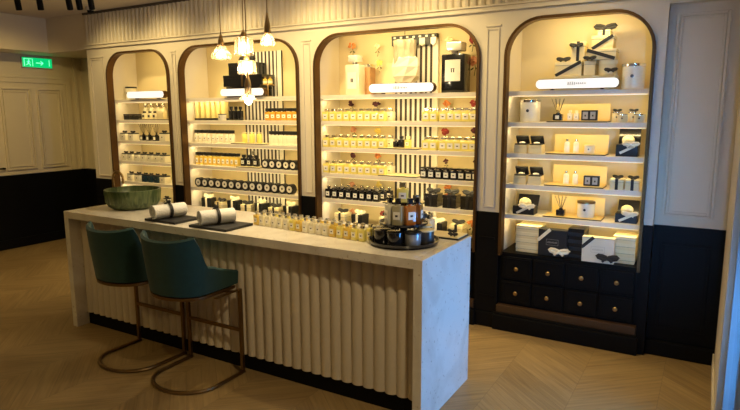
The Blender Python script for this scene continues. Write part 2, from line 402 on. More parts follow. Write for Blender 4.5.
# ------------------------------------------------------------------ alcove shelving
def gift_lights(x0, x1, z, W, y=.10, tilt=28):
    L = bpy.data.lights.new('alcove_led', 'AREA'); L.shape = 'RECTANGLE'; L.size = (x1-x0)-.06; L.size_y = .012
    L.energy = W*(x1-x0); L.color = (1., .76, .33)
    o = bpy.data.objects.new('alcove_led', L); COL.objects.link(o); o.location = ((x0+x1)/2, y, z); o.rotation_euler = (math.radians(tilt), 0, 0)
LEDP = {1: 1.35, 2: 1.65, 3: 1.95, 4: 1.5}
def cabinet(k):
    x0, x1 = BX[k]
    c = thing('display_alcove', f'{BAY[k]} arched display alcove with lit cream shelves and bronze lining', 'shelving', ((x0+x1)/2, .2, 0))
    P = lambda name, bm, m, **kw: (bmesh.ops.translate(bm, verts=bm.verts[:], vec=(-(x0+x1)/2, -.2, 0)), part(name, bm, m, c, **kw))[1]
    zb = .62 if k != 1 else .62
    # bronze arch lining, standing slightly proud of the wall
    tk = .022; out = arcpts(x0+.001, x1-.001, ZT-.001, R-.001); inn = arcpts(x0+tk, x1-tk, ZT-tk, R-tk)
    lo = zb-.02
    O = [(x0+.001, lo)]+out+[(x1-.001, lo)]; I = [(x0+tk, lo)]+inn+[(x1-tk, lo)]
    bm = NB(); ya, yb = -.03, .05
    va = [[bm.verts.new((x, y, z)) for x, z in S] for S, y in ((O, ya), (I, ya), (O, yb), (I, yb))]
    for i in range(len(O)-1):
        bm.faces.new((va[0][i], va[0][i+1], va[1][i+1], va[1][i])); bm.faces.new((va[2][i], va[3][i], va[3][i+1], va[2][i+1]))
        bm.faces.new((va[0][i], va[2][i], va[2][i+1], va[0][i+1])); bm.faces.new((va[1][i], va[1][i+1], va[3][i+1], va[3][i]))
    P('arch_lining', bm, bronze_m)
    # carcass
    bm = NB(); box(bm, x0+.0, x1-.0, .385, .40, zb, 2.44); P('back_panel', bm, back_m)
    for a, b in ((x0-.012, x0+.012), (x1-.012, x1+.012)):
        bm = NB(); box(bm, a, b, .051, .3845, zb, 2.42); P('side_panel', bm, shelf_m)
    bm = NB(); box(bm, x0+.013, x1-.013, .051, .3845, 2.42, 2.44); P('top_panel', bm, back_m)
    for s in 'ABCDE':
        bm = NB(); box(bm, x0+.0125, x1-.0125, .058, .3845, Z[s]-.034, Z[s], .002); sh = P('shelf', bm, shelf_m)
        bm = NB(); box(bm, x0+.04, x1-.04, .075, .087, Z[s]-.040, Z[s]-.0345); P('led_strip', bm, led_m)
        gift_lights(x0, x1, Z[s]-.042, LEDP[k]*(.85 if s!='E' else 1.1))
    gift_lights(x0+.2, x1-.2, ZT-.03, LEDP[k]*(3.0 if k == 4 else 2.0), .075, 38)
    # black base with drawers
    bm = NB(); box(bm, x0+.001, x1-.001, .02, .3845, .20, .6195); P('drawer_case', bm, black_m)
    bm = NB(); box(bm, x0+.001, x1-.001, -.03, .3845, .11, .199, .004); P('base_ledge', bm, mat('dark_walnut_ledge', (.05, .026, .012), .35, var=.2))
    bm = NB(); box(bm, x0-.02, x1+.02, -.062, -.031, .0, .125, .008); box(bm, x0-.012, x1+.012, -.052, -.0305, .125, .142, .004); box(bm, x0+.02, x1-.02, -.031, .38, 0, .10); P('plinth', bm, black_m)
    nd = 4; wd = (x1-x0-.05)/nd
    for i in range(nd):
        for j, (za, zc) in enumerate(((.215, .395), (.41, .59))):
            a = x0+.025+i*wd+.006; b = a+wd-.012
            bm = NB(); box(bm, a, b, .004, .0195, za, zc, .003)
            for q in ((a+.012, b-.012, zc-.022, zc-.012), (a+.012, b-.012, za+.012, za+.022), (a+.012, a+.022, za+.022, zc-.022), (b-.022, b-.012, za+.022, zc-.022)): box(bm, q[0], q[1], .0, .0045, q[2], q[3])
            d = P('drawer', bm, black_m)
            cx = (a+b)/2-(x0+x1)/2; cz = (za+zc)/2
            bm = NB(); M = Matrix.Translation((cx, .004-.2, cz)) @ Matrix.Rotation(PI/2, 4, 'X')
            lathe(bm, 0, 0, [(0, 0), (.006, 0), (.006, .012), (.015, .018), (.017, .024), (.012, .030), (0, .032)], 16, M)
            part('knob', bm, brass_m, d, smooth=True)
    return c
for k in (1, 2, 3, 4): cabinet(k)

# ------------------------------------------------------------------ item makers (built at origin, front = -y)
def bow(bm, c, s, M=None):
    cx, cy, cz = c; s = s*.62
    for sg in (-1, 1):
        pts = []
        for i in range(9):
            a = 2*PI*i/8
            pts.append((cx+sg*(.5*s-.5*s*math.cos(a)), cy+.10*s*math.sin(a*.5), cz+.15*s*math.sin(a)+.16*s*(1-math.cos(a))*.5))
        tube(bm, pts, .14*s, 6, flat=1.3)
        tube(bm, [(cx, cy, cz), (cx+sg*.25*s, cy-.06*s, cz-.14*s), (cx+sg*.45*s, cy-.08*s, cz-.34*s)], .08*s, 6, flat=1.6)
    ball(bm, (cx, cy-.05*s, cz), .15*s, sub=1)
    return bm
def mk_bottle(w, d, h, body, cap, name='perfume_bottle', cat='bottle', lab=label_m, capw=.6, caph=.24, neck=.06, labh=.34, collar=None):
    def f():
        r = thing(name, '', cat)
        bh = h*(1-caph-neck)
        bm = NB(); box(bm, -w/2, w/2, -d/2, d/2, 0, bh, min(w, d)*.10); cyl(bm, 0, 0, bh-.001, bh+h*neck, w*.18, n=10); part('body', bm, body, r, smooth=True)
        bm = NB(); box(bm, -w*capw/2, w*capw/2, -d*capw/2, d*capw/2, bh+h*neck, h, w*.05); part('cap', bm, cap, r)
        if lab:
            bm = NB(); box(bm, -w*.33, w*.33, -d/2-.0015, -d/2-.0002, bh*(.5-labh/2-.05), bh*(.5+labh/2+.05)); l = part('label_plate', bm, lab, r)
            bm = NB(); box(bm, -w*.13, w*.13, -d/2-.0025, -d/2-.0016, bh*.44, bh*.54); part('printed_mark', bm, ink_m, l)
        return r
    return f
def mk_rbottle(rad, h, body, cap, name='bottle', cat='bottle', lab=label_m, caph=.2):
    def f():
        r = thing(name, '', cat); bh = h*(1-caph)
        bm = NB(); lathe(bm, 0, 0, [(0, 0), (rad, 0), (rad, bh*.8), (rad*.85, bh*.9), (rad*.35, bh*.97), (rad*.35, bh), (0, bh)], 16); part('body', bm, body, r, smooth=True)
        bm = NB(); cyl(bm, 0, 0, bh, h, rad*.5, n=14); part('cap', bm, cap, r, smooth=True)
        if lab:
            bm = NB(); lathe(bm, 0, 0, [(rad*1.01, bh*.2), (rad*1.01, bh*.6)], 16); part('label_band', bm, lab, r, smooth=True)
        return r
    return f
def mk_candle(rad, h, body=white_m, lid=silver_m, name='scented_candle', bowy=False, box_=False, markr=.16):
    def f():
        r = thing(name, '', 'candle')
        lh = h*.12
        bm = NB()
        if box_: box(bm, -rad, rad, -rad, rad, 0, h-lh, rad*.15)
        else: lathe(bm, 0, 0, [(0, 0), (rad*.93, 0), (rad, h*.06), (rad, h-lh), (0, h-lh)], 28)
        part('jar', bm, body, r, smooth=True)
        bm = NB()
        if box_: box(bm, -rad*.9, rad*.9, -rad*.9, rad*.9, h-lh, h)
        else: lathe(bm, 0, 0, [(0, h-lh), (rad*1.05, h-lh), (rad*1.05, h-.15*lh), (rad*.98, h), (0, h)], 28)
        part('lid', bm, lid, r, smooth=not box_)
        bm = NB(); M = Matrix.Translation((0, -rad*1.0, h*.5)) @ Matrix.Rotation(PI/2, 4, 'X')
        cyl(bm, 0, 0, .0005, .002, rad*markr, n=8, M=M); part('emblem', bm, ink_m, r)
        if bowy:
            bm = NB(); bow(bm, (0, -rad*.2, h+rad*.25), rad*1.3); part('bow', bm, ribbon_m, r, smooth=True)
        return r
    return f
def mk_box(w, d, h, body=cream_m, lid=creamlid_m, rib=None, ribs='x', bw=False, name='gift_box', lidh=.25, text=None, seam=True):
    def f():
        r = thing(name, '', 'box')
        zl = h*(1-lidh)
        bm = NB(); box(bm, -w/2+.002, w/2-.002, -d/2+.002, d/2-.002, 0, zl-.0015, .001); part('base', bm, body, r)
        bm = NB(); box(bm, -w/2, w/2, -d/2, d/2, zl, h, .0015); part('lid', bm, lid, r)
        if seam:
            bm = NB(); box(bm, -w/2+.001, w/2-.001, -d/2+.001, d/2-.001, zl-.0015, zl); part('seam', bm, ink_m, r)
        if rib:
            rw = min(.016, w*.14); e = .0018
            bm = NB()
            rw *= 1.5
            if 'x' in ribs:
                for a in ((-rw/2, rw/2),):
                    box(bm, a[0], a[1], -d/2-e, -d/2-.0002, 0, h+e); box(bm, a[0], a[1], -d/2-.0002, d/2+e, h+.0002, h+e)
            if 'd' in ribs:
                L = min(w, h)*.62; M = Matrix.Translation((-w/2+L*.35, -d/2, h-L*.35)) @ Matrix.Rotation(-PI/4, 4, 'Y')
                box(bm, -L*.5, L*.5, -e, -.0002, -rw/2, rw/2, M=M)
            if 'D' in ribs:
                L = math.hypot(w, h)*.92; M = Matrix.Translation((0, -d/2, h/2)) @ Matrix.Rotation(math.atan2(h, w), 4, 'Y')
                box(bm, -L*.5, L*.5, -e, -.0002, -rw/2, rw/2, M=M)
            if 'U' in ribs:
                L = math.hypot(w, h)*.92; M = Matrix.Translation((0, -d/2, h/2)) @ Matrix.Rotation(-math.atan2(h, w), 4, 'Y')
                box(bm, -L*.5, L*.5, -e, -.0002, -rw/2, rw/2, M=M)
            part('ribbon', bm, rib, r)
        if bw:
            bx, bz, bs = bw; bm = NB(); bow(bm, (bx, -d/2-.014 if bz < h else 0, bz), bs); part('bow', bm, rib or ribbon_m, r, smooth=True)
        if text:
            bm = NB(); tw, tz = w*.42, h*.52; fr = .0022; y0, y1 = -d/2-.0016, -d/2-.0002
            box(bm, -tw/2, tw/2, y0, y1, tz+.022, tz+.022+fr); box(bm, -tw/2, tw/2, y0, y1, tz-.022, tz-.022+fr); box(bm, -tw/2, -tw/2+fr, y0, y1, tz-.022, tz+.022); box(bm, tw/2-fr, tw/2, y0, y1, tz-.022, tz+.024)
            for i in range(9):
                cx = -tw*.36+i*tw*.09; box(bm, cx-.003, cx+.002, y0, y1, tz-.006, tz+.007 if i % 3 else tz+.004)
            part('printed_mark', bm, text, r)
        return r
    return f
def mk_diffuser(h=.2, w=.055, n=7, body=blackgloss_m, lab=label_m):
    def f():
        r = thing('reed_diffuser', '', 'diffuser'); bh = h*.36
        bm = NB(); box(bm, -w/2, w/2, -w/2, w/2, 0, bh*.85, w*.08); cyl(bm, 0, 0, bh*.849, bh, w*.26, n=12); part('bottle', bm, body, r, smooth=True)
        if lab:
            bm = NB(); box(bm, -w*.22, w*.22, -w/2-.0015, -w/2-.0002, bh*.2, bh*.65); part('label_plate', bm, lab, r)
        for i in range(n):
            a = (i-(n-1)/2)/((n-1)/2); yy = (.35 if i % 2 else -.35)
            bm = NB(); tube(bm, [(a*w*.08, 0, bh*.9), (a*w*.72, yy*w, h)], .0016, 5); part('reed', bm, ribbon_m, r)
        return r
    return f
def mk_tin(rad, dep):                                   # round tin lying on its side, cream face to the front
    def f():
        r = thing('round_tin', '', 'tin'); M = Matrix.Translation((0, 0, rad)) @ Matrix.Rotation(PI/2, 4, 'X')
        bm = NB(); lathe(bm, 0, 0, [(0, -dep/2), (rad, -dep/2), (rad, dep/2), (rad*.72, dep/2), (rad*.72, dep/2-.004), (0, dep/2-.004)], 20, M); part('tin', bm, blackbox_m, r, smooth=True)
        bm = NB(); cyl(bm, 0, 0, dep/2-.0035, dep/2-.001, rad*.66, n=18, M=M); l = part('face_label', bm, label_m, r)
        bm = NB(); cyl(bm, 0, 0, dep/2-.0009, dep/2, rad*.2, n=8, M=M); part('emblem', bm, ink_m, l)
        return r
    return f
def tray(x0, x1, y0, y1, z, m, label, name='display_tray', bh=0, t_=.008):
    cx, cy = (x0+x1)/2, (y0+y1)/2
    r = thing(name, label, 'tray', (cx, cy, z)); hw, hd = (x1-x0)/2, (y1-y0)/2
    bm = NB(); box(bm, -hw, hw, -hd, hd, 0.001, t_, .001); part('tray_base', bm, m, r)
    bm = NB(); box(bm, -hw+.004, hw-.004, -hd+.004, hd-.004, t_+.0002, t_+.003); part('tray_top', bm, gold_m if bh else cream_m, r)
    if bh:
        bm = NB(); box(bm, -hw+.03, hw-.004, hd-.01, hd-.002, t_+.0035, bh); part('backboard', bm, gold_m, r)
    return r
def pill_sign(x0, x1, z0, label, h=.085, letters=True, lo=0):
    cx = (x0+x1)/2; w = x1-x0
    r = thing('lit_sign', label, 'sign', (cx, .055, z0))
    def cap(w_, h_, zc, n=12):
        rr = h_/2; return [(-w_/2+rr+rr*math.cos(a), zc+rr*math.sin(a)) for a in [PI/2+PI*i/n for i in range(n+1)]]+[(w_/2-rr+rr*math.cos(a), zc+rr*math.sin(a)) for a in [-PI/2+PI*i/n for i in range(n+1)]]
    bm = NB(); prism(bm, cap(w, h, h/2+.008), -.02, .035); part('housing', bm, bronze_m, r)
    bm = NB(); prism(bm, cap(w-.006, h-.006, h/2+.008), -.030, -.0205); part('face', bm, signface_m, r)
    if letters:
        bm = NB(); zc = h/2+.008; pat = 'MUMSDAY'
        x = -w*.10
        hs = [.9, 1, 1, .9, .5, .6, .5, .6, .5]
        for i in range(9):
            hh = .014*hs[i]; box(bm, x, x+.0065, -.0312, -.0302, zc-hh, zc+hh)
            if i % 2 == 0: box(bm, x+.0065, x+.0105, -.0312, -.0302, zc-hh*.3, zc-hh*.3+.003)
            x += .0145
        part('lettering', bm, letter_m, r)
    for sx in (-1, 1):
        bm = NB(); box(bm, sx*w*.3-.01, sx*w*.3+.01, -.005, .03, 0.0005, .0079); part('foot', bm, bronze_m, r)
    return r
def flower(x, y, z, m, s, label, up=True, cat='flower'):
    r = thing('dried_flower', label, cat, (x, y, z))
    bm = NB()
    for k in range(14):
        a = random.uniform(0, 2*PI); e = random.uniform(-.4, 1.2); M = Matrix.Rotation(a, 4, 'Y') @ Matrix.Rotation(random.uniform(-.6, .6), 4, 'Z')
        d = s*random.uniform(.2, .55)
        ball(bm, (d*math.cos(a), -random.uniform(.1, .4)*s, d*math.sin(a)*.8), s*.34, .9, .35, .6, 1, M)
    part('bloom', bm, m, r, smooth=True)
    bm = NB(); tube(bm, [(0, 0, -s*.2), (s*.1, .004, -s*.9), (-s*.05, .006, -s*1.7)], s*.05, 5)
    for sg in (-1, 1): ball(bm, (sg*s*.3, 0, -s*.9), s*.3, .9, .2, .35, 1, Matrix.Rotation(sg*.6, 4, 'Y'))
    part('stem', bm, stem_m, r, smooth=True)
    return r

# ------------------------------------------------------------------ far left alcove
pill_sign(-5.167, -4.559, 1.866, 'glowing pill-shaped sign on the top shelf of the far left alcove', .078, False)
o = mk_candle(.062, .15, white_m, blackbox_m)(); o.location = (-5.337, .22, 1.866); o['label'] = 'cream jar with flat dark lid behind the far left lit sign'
row(mk_box(.10, .08, .065, blackbox_m, blackbox_m, seam=False), [-5.299, -5.131], 'B', 1, .14, 'small black box', 'black boxes in the far left alcove')
tray(-5.062, -4.445, .075, .25, 1.633, blackbox_m, 'thin dark tray under bottles, second shelf, far left alcove')
row(mk_bottle(.05, .04, .085, glassy_clear, ink_m, lab=ink_m), [-5.001, -4.907, -4.823], 'B', 1, .12, 'small dark-labelled bottle', 'small bottles on the far left tray', ' in front', .012)
row(mk_bottle(.055, .04, .172, glassy_clear, silver_m, lab=label_m, labh=.2), [-5.066, -4.963, -4.861, -4.769], 'B', 1, .20, 'tall clear bottle', 'tall clear bottles on the far left tray', ' behind', .012)
row(mk_box(.11, .05, .085, cream_m, creamlid_m, seam=False), [-4.702], 'B', 1, .11, 'cream card box', None, ' at the right end', .012)
row(mk_candle(.047, .085, white_m, blackbox_m, bowy=True, box_=True), [-5.359, -5.215], 'C', 1, .12, 'square cream candle with black bow', 'bowed square candles in the far left alcove')
row(mk_diffuser(.20, .07, 7, blackgloss_m, label_m), [-5.065, -4.961, -4.843], 'C', 1, .14, 'black reed diffuser with fanned reeds', 'black diffusers in the far left alcove')
row(mk_candle(.047, .095, white_m, blackbox_m, bowy=True, box_=True), [-4.677], 'C', 1, .12, 'single cream candle right of diffusers')
row(mk_candle(.043, .085, white_m, blackbox_m, bowy=True, box_=True), [-5.364, -5.261, -5.143, -5.031, -4.921, -4.809, -4.702], 'D', 1, .12, 'square cream candle with black bow', 'bowed square candles, fourth shelf of the far left alcove')
row(mk_candle(.045, .085, white_m, blackbox_m, bowy=True, box_=True), [-5.29, -5.156], 'E', 1, .12, 'square cream candle with bow', 'cream candles, fifth shelf of the far left alcove')
row(mk_candle(.040, .085, mat('navy_glass_jar', (.02, .045, .07), .2, coat=.4), blackbox_m, bowy=True, box_=True), [-5.038, -4.941, -4.835], 'E', 1, .12, 'dark blue glass candle with bow', 'dark blue candles, fifth shelf of the far left alcove')
row(mk_candle(.045, .085, white_m, blackbox_m, bowy=True, box_=True), [-4.721], 'E', 1, .12, 'single cream candle right of blue jars')

# ------------------------------------------------------------------ stripe boards and big display props
def stripe_board(x0, x1, z0, z1, label):
    r = thing('striped_backdrop', label, 'backdrop', ((x0+x1)/2, .37, z0)); w = x1-x0
    bm = NB(); box(bm, 0, w, -.006, .012, 0, z1-z0); o = part('board', bm, stripe_m, r); o.location = (-w/2, 0, 0)
    bm = NB(); box(bm, w/2-.05, w/2-.0, -.012, -.0065, 0, z1-z0); part('white_edge', bm, label_m, r)
    return r
def tent_valance(x0, x1, z, label):
    r = thing('striped_valance', label, 'valance', ((x0+x1)/2, .345, z)); w = x1-x0; n = 8
    for k in range(n):
        a = -w/2+k*w/n
        bm = NB(); prism(bm, [(a+.001, .0), (a+w/n-.001, .0), (a+w/n-.001, -.05), (a+w/n*.5, -.07), (a+.001, -.05)], -.03, -.024)
        part('scallop', bm, blackbox_m if k % 2 == 0 else label_m, r)
    bm = NB(); box(bm, -w/2, w/2, -.032, .015, .001, .03); part('rail', bm, blackbox_m, r)
    for k in range(7):
        bm = NB(); box(bm, -w/2+.025+k*w/7, -w/2+.045+k*w/7, -.04, -.0325, .005, .02); part('peg', bm, label_m, r)
    return r
for (a, b, lbl) in ((-3.70, -3.19, 'centre-left'), (-1.89, -1.47, 'centre-right')):
    zs = [(.621, .883), (.919, 1.122), (1.158, 1.360), (1.396, 1.598), (1.634, 1.830), (1.866, 2.33)]
    for s, (z0, z1) in zip('FEDCBA', zs):
        stripe_board(a, b, z0, z1, f'black and white vertical striped backing behind the {SH[s]} shelf, {lbl} alcove')
tent_valance(-1.90, -1.47, 2.343, 'black and white scalloped valance above the cream paper form')
# ------------------------------------------------------------------ centre-left alcove
pill_sign(-3.713, -3.146, 1.866, 'glowing pill-shaped sign behind the lowest pendant, centre-left alcove', .075, False)
# big black top prop: stacked hat boxes
def drum(rad, h, body, label, loc, lid=blackgloss_m):
    r = thing('round_hat_box', label, 'box', loc)
    bm = NB(); cyl(bm, 0, 0, 0, h*.72, rad*.96, n=36); part('base', bm, body, r, smooth=True)
    bm = NB(); lathe(bm, 0, 0, [(0, h*.7201), (rad, h*.7201), (rad, h*.97), (rad*.97, h), (0, h)], 36); part('lid', bm, lid, r, smooth=True)
    return r
o = mk_box(.44, .20, .105, blackgloss_m, blackgloss_m, seam=False, name='display_plinth')(); o.location = (-3.52, .24, 1.866); o['label'] = 'black display block behind the centre-left lit sign'; o['category'] = 'display block'
o = mk_box(.52, .20, .115, blackgloss_m, blackgloss_m, rib=darkbrass_m, ribs='x')(); o.location = (-3.52, .24, 1.973); o['label'] = 'long glossy black box behind the lowest pendant lamp'
o = mk_box(.36, .16, .12, blackgloss_m, blackgloss_m, rib=ribbon_m, ribs='x', bw=(0, .15, .16))(); o.location = (-3.54, .24, 2.090); o['label'] = 'smaller black box with bow, topmost behind the pendant cluster'
flower(-3.765, .25, 2.16, petal_mats[2], .05, 'yellow-green dried bloom left of the stacked black boxes')
flower(-3.40, .15, 2.17, petal_mats[2], .05, 'green and yellow foliage sprig right of the stacked black boxes')
r = thing('brass_cake_stand', 'little brass riser right of the long black box', 'stand', (-3.215, .175, 1.866))
bm = NB(); cyl(bm, 0, 0, 0, .008, .05); cyl(bm, 0, 0, .008, .11, .008, n=12); part('pedestal', bm, brass_m, r, smooth=True)
bm = NB(); cyl(bm, 0, 0, .1102, .118, .075); part('plate', bm, brass_m, r, smooth=True)
f = mk_rbottle(.022, .075, glassy_gold, brass_m)
for i, (dx, nm) in enumerate(((-.032, 'left'), (.032, 'right'))):
    o = f(); o.location = (-3.215+dx, .175, 1.985); o['label'] = f'small golden bottle at {nm} on the brass riser'; o['group'] = 'bottles on the brass riser'
# second shelf
row(mk_box(.048, .06, .168, mat('yellow_carton', (.86, .72, .30), .4), mat('yellow_carton', (.86, .72, .30)), seam=False, lidh=.1), [-4.182, -4.102, -4.023, -3.947, -3.872, -3.8], 'B', 2, .17, 'tall yellow carton', 'tall yellow cartons, centre-left alcove', '', .022)
o = part('display_riser', box(NB(), -.21, .21, -.05, .05, 0, .02), blackbox_m); o.location = (-3.978, .16, 1.634); tag(o, 'low black riser under the tall yellow cartons', 'riser')
row(mk_candle(.042, .065, white_m, blackbox_m), [-3.769], 'B', 2, .095, 'short white jar before yellow cartons')
row(mk_bottle(.042, .042, .14, blackgloss_m, blackbox_m, lab=None), [-3.68, -3.617, -3.556], 'B', 2, .14, 'black bottle', 'black bottles, second shelf of the centre-left alcove')
row(mk_bottle(.062, .05, .12, glassy_amber, blackbox_m, capw=.85, labh=.3), [-3.194, -3.124, -3.055, -2.987, -2.919, -2.852], 'B', 2, .15, 'amber black-capped bottle', 'amber bottles, centre-left alcove')
row(mk_bottle(.048, .045, .135, glassy_pale, blackbox_m, capw=.9), [-4.194, -4.129, -4.063, -3.999, -3.935, -3.872, -3.809, -3.748, -3.686], 'C', 2, .14, 'pale black-capped bottle', 'pale bottles at left, third shelf of the centre-left alcove')
tray(-3.642, -3.213, .07, .25, 1.395, blackbox_m, 'thin black tray on third shelf, centre-left alcove')
row(mk_bottle(.045, .035, .105, glassy_yellow, creamlid_m, lab=None, capw=.8, caph=.08), [-3.52, -3.421, -3.321], 'C', 2, .15, 'slim yellow box', 'slim yellow items on the third-shelf tray', ' on tray', .012)
row(mk_bottle(.050, .045, .135, glassy_pale, blackbox_m, capw=.98, lab=None), [-3.148, -3.095, -3.042, -2.989, -2.937, -2.886, -2.835], 'C', 2, .14, 'clear black-capped bottle', 'clear bottles at right, third shelf of the centre-left alcove')
row(mk_bottle(.048, .045, .135, glassy_gold, blackbox_m, capw=.9, labh=.4), [-4.194, -4.128, -4.062, -3.997, -3.933, -3.87, -3.807, -3.745, -3.683, -3.622], 'D', 2, .14, 'golden black-capped bottle', 'golden bottles, fourth shelf of the centre-left alcove')
tray(-3.583, -3.272, .07, .25, 1.157, blackbox_m, 'thin black tray on fourth shelf, centre-left alcove')
row(mk_bottle(.055, .045, .115, blackgloss_m, blackbox_m), [-3.525, -3.443, -3.356], 'D', 2, .13, 'black labelled bottle', 'black bottles on the fourth-shelf tray', ' on tray', .012)
row(mk_bottle(.035, .035, .15, silver_m, silver_m, lab=None), [-3.452], 'D', 2, .20, 'tall silver bottle', None, ' behind black bottles', .012)
row(mk_tin(.047, .07), [-3.218, -3.13, -3.042, -2.955, -2.871], 'D', 2, .13, 'round black tin', 'round tins, fourth shelf of the centre-left alcove')
row(mk_tin(.050, .06), [-4.153, -4.057, -3.959, -3.862, -3.766, -3.671, -3.575, -3.479, -3.383, -3.286, -3.189, -3.093, -2.997, -2.907], 'E', 2, .11, 'round black tin', 'round tins, fifth shelf of the centre-left alcove')
# bottom shelf gift boxes, tilted lids showing
for i, (u, y, dk, tl) in enumerate([(-4.13, 0.2, 1, 0.2), (-3.934, 0.2, 0, -0.2), (-3.744, 0.2, 1, 0.1), (-3.559, 0.2, 0, 0.25), (-3.366, 0.2, 1, -0.2), (-3.179, 0.2, 0, 0.1), (-2.985, 0.2, 1, -0.1)]):
    o = mk_box(.125, .10, .135 if i % 2 else .165, blackbox_m if dk else cream_m, blackbox_m if dk else creamlid_m, rib=creamrib_m if dk else ribbon_m, ribs='x', bw=(0, .15 if i % 2 else .18, .10))()
    o.location = (u, y, .622); o.rotation_euler = (0, 0, tl); o['group'] = 'bowed gift boxes low in the centre-left alcove'
    o['label'] = f'{ORD[i]} gift box from the left ({"black with cream" if dk else "cream with black"} bow), bottom shelf, centre-left alcove'

# ------------------------------------------------------------------ centre-right alcove
pill_sign(-1.968, -1.359, 1.866, 'glowing pill-shaped sign below the cream paper form, centre-right alcove', .078, True)
# giant dummy bottles
def giant(x, y, w, d, h, body, labc, label, capc, labf=(.2, .75)):
    r = thing('giant_display_bottle', label, 'bottle', (x, y, 1.866)); bh = h*.76
    bm = NB(); box(bm, -w/2, w/2, -d/2, d/2, 0, bh, .008); part('body', bm, body, r, smooth=True)
    bm = NB(); cyl(bm, 0, 0, bh, bh+h*.06, w*.20, n=24); part('collar', bm, silver_m, r, smooth=True)
    bm = NB(); box(bm, -w*.34, w*.34, -d*.42, d*.42, bh+h*.061, h, .012, 3); part('stopper', bm, capc, r, smooth=True)
    bm = NB(); box(bm, -w*.33, w*.33, -d/2-.003, -d/2-.0003, bh*labf[0], bh*labf[1]); l = part('label_plate', bm, labc, r)
    bm = NB(); zc = bh*(labf[0]+labf[1])/2
    for sx in (-1, 1): box(bm, sx*w*.05-.005, sx*w*.05+.005, -d/2-.0045, -d/2-.0032, zc-.016, zc+.012)
    box(bm, -w*.09, w*.09, -d/2-.0045, -d/2-.0032, zc+.0125, zc+.017); part('printed_mark', bm, ink_m, l)
    return r
crystal_m = mat('cut_crystal', (.78, .74, .66), .12, var=.1, scale=40, coat=.8, metal=.3)
giant(-2.202, .19, .145, .12, .35, mat('cream_glass', (.86, .76, .56), .15, coat=.5), label_m, 'giant cream glass display bottle with clear stopper, left of the lit sign', crystal_m)
o = mk_box(.07, .10, .27, mat('rosewood_stripe', (.45, .24, .10), .4, var=.3, scale=30), silver_m, seam=False, lidh=.1)(); o.location = (-2.108, .28, 1.866); o['label'] = 'tall narrow brown and silver carton beside the giant cream bottle'
giant(-1.234, .19, .20, .14, .405, blackgloss_m, mat('silver_label', (.62, .58, .48), .35, .6), 'giant black display bottle with silver label on the top shelf', crystal_m, (.30, .85))
# cream paper form with pleated top
r = thing('paper_form', 'large faceted cream paper form hanging before the striped panel', 'display prop', (-1.70, .20, 1.965))
bm = NB(); prof = [(.095, 0), (.128, .05), (.130, .13), (.112, .20), (.060, .262), (.0, .28)]
rings = []; nn = 7
for i, (rr, z) in enumerate([(0, 0)]+prof[:-1]+[(0, .282)]):
    rings.append([bm.verts.new((rr*math.cos(2*PI*k/nn+i*.22)*1.0-(.03 if z > .2 else 0), rr*math.sin(2*PI*k/nn+i*.22)*.7, z)) for k in range(nn)] if rr > 0 else [bm.verts.new((-.03 if z > .1 else 0, 0, z))])
for a, b in zip(rings, rings[1:]):
    for k in range(nn):
        k2 = (k+1) % nn
        if len(a) == 1: bm.faces.new((a[0], b[k2], b[k]))
        elif len(b) == 1: bm.faces.new((a[k], a[k2], b[0]))
        else: bm.faces.new((a[k], a[k2], b[k2])); bm.faces.new((a[k], b[k2], b[k]))
part('paper_body', bm, mat('cream_paper', (.90, .80, .62), .6, var=.05), r)
bm = NB(); n = 24
top = [bm.verts.new((-.01+.105*math.cos(2*PI*k/n)*(1 if k % 2 else .93), .075*math.sin(2*PI*k/n)*(1 if k % 2 else .93), .352)) for k in range(n)]
low = [bm.verts.new((-.01+.100*math.cos(2*PI*k/n), .07*math.sin(2*PI*k/n), .15)) for k in range(n)]
for k in range(n): bm.faces.new((low[k], low[(k+1) % n], top[(k+1) % n], top[k]))
part('pleated_sleeve', bm, mat('beige_voile', (.40, .33, .22), .7, var=.1, alpha=.6), r)
bm = NB(); tube(bm, [(-.01, .0, .22), (-.01, 0, .43)], .003, 5); part('cord', bm, ribbon_m, r)

L3 = [-2.468, -2.39, -2.313, -2.238, -2.163, -2.09, -2.017, -1.946, -1.875]
R3 = [-1.449, -1.38, -1.295, -1.229, -1.164, -1.099, -1.036]
yb = mk_bottle(.066, .06, .11, glassy_yellow, silver_m, capw=.55, caph=.2, labh=.42)
yc = mk_bottle(.066, .06, .11, glassy_clear, silver_m, capw=.55, caph=.2, labh=.42)
for s, mk in (('B', yb), ('C', yb), ('D', yb)):
    row(mk, L3, s, 3, .11, 'yellow front-row perfume bottle', f'yellow bottles at left, {SH[s]} shelf of the centre-right alcove')
    row(yc, [x+.03 for x in L3], s, 3, .20, 'clear back-row perfume bottle', f'clear bottles behind at left, {SH[s]} shelf of the centre-right alcove')
for s in 'BC':
    row(mk_bottle(.070, .06, .11, glassy_yellow, silver_m, capw=.55, caph=.2, labh=.42), [x-.002 for x in R3], s, 3, .11, 'pale yellow bottle' if s == 'B' else 'bright yellow bottle', f'bottles at right, {SH[s]} shelf of the centre-right alcove', ' in the right half')
    row(yc, [x-.02 for x in R3], s, 3, .20, 'rear clear bottle', f'clear bottles behind at right, {SH[s]} shelf of the centre-right alcove', ' in right half')
for s, nm in (('C', 'third'), ('D', 'fourth')):
    tray(-1.899, -1.527, .065, .24, Z[s], blackbox_m, f'black-edged cream tray in the middle of the {nm} shelf, centre-right alcove')
row(mk_bottle(.04, .04, .075, blackgloss_m, silver_m, lab=None), [-1.754], 'C', 3, .13, 'small dark bottle on tray', None, '', .012)
row(mk_bottle(.05, .045, .10, blackgloss_m, blackbox_m, lab=None), [-1.7], 'C', 3, .13, 'taller black bottle on tray', None, '', .012)
row(mk_bottle(.05, .045, .10, glassy_yellow, creamlid_m), [-1.637], 'C', 3, .13, 'yellow bottle on tray', None, '', .012)
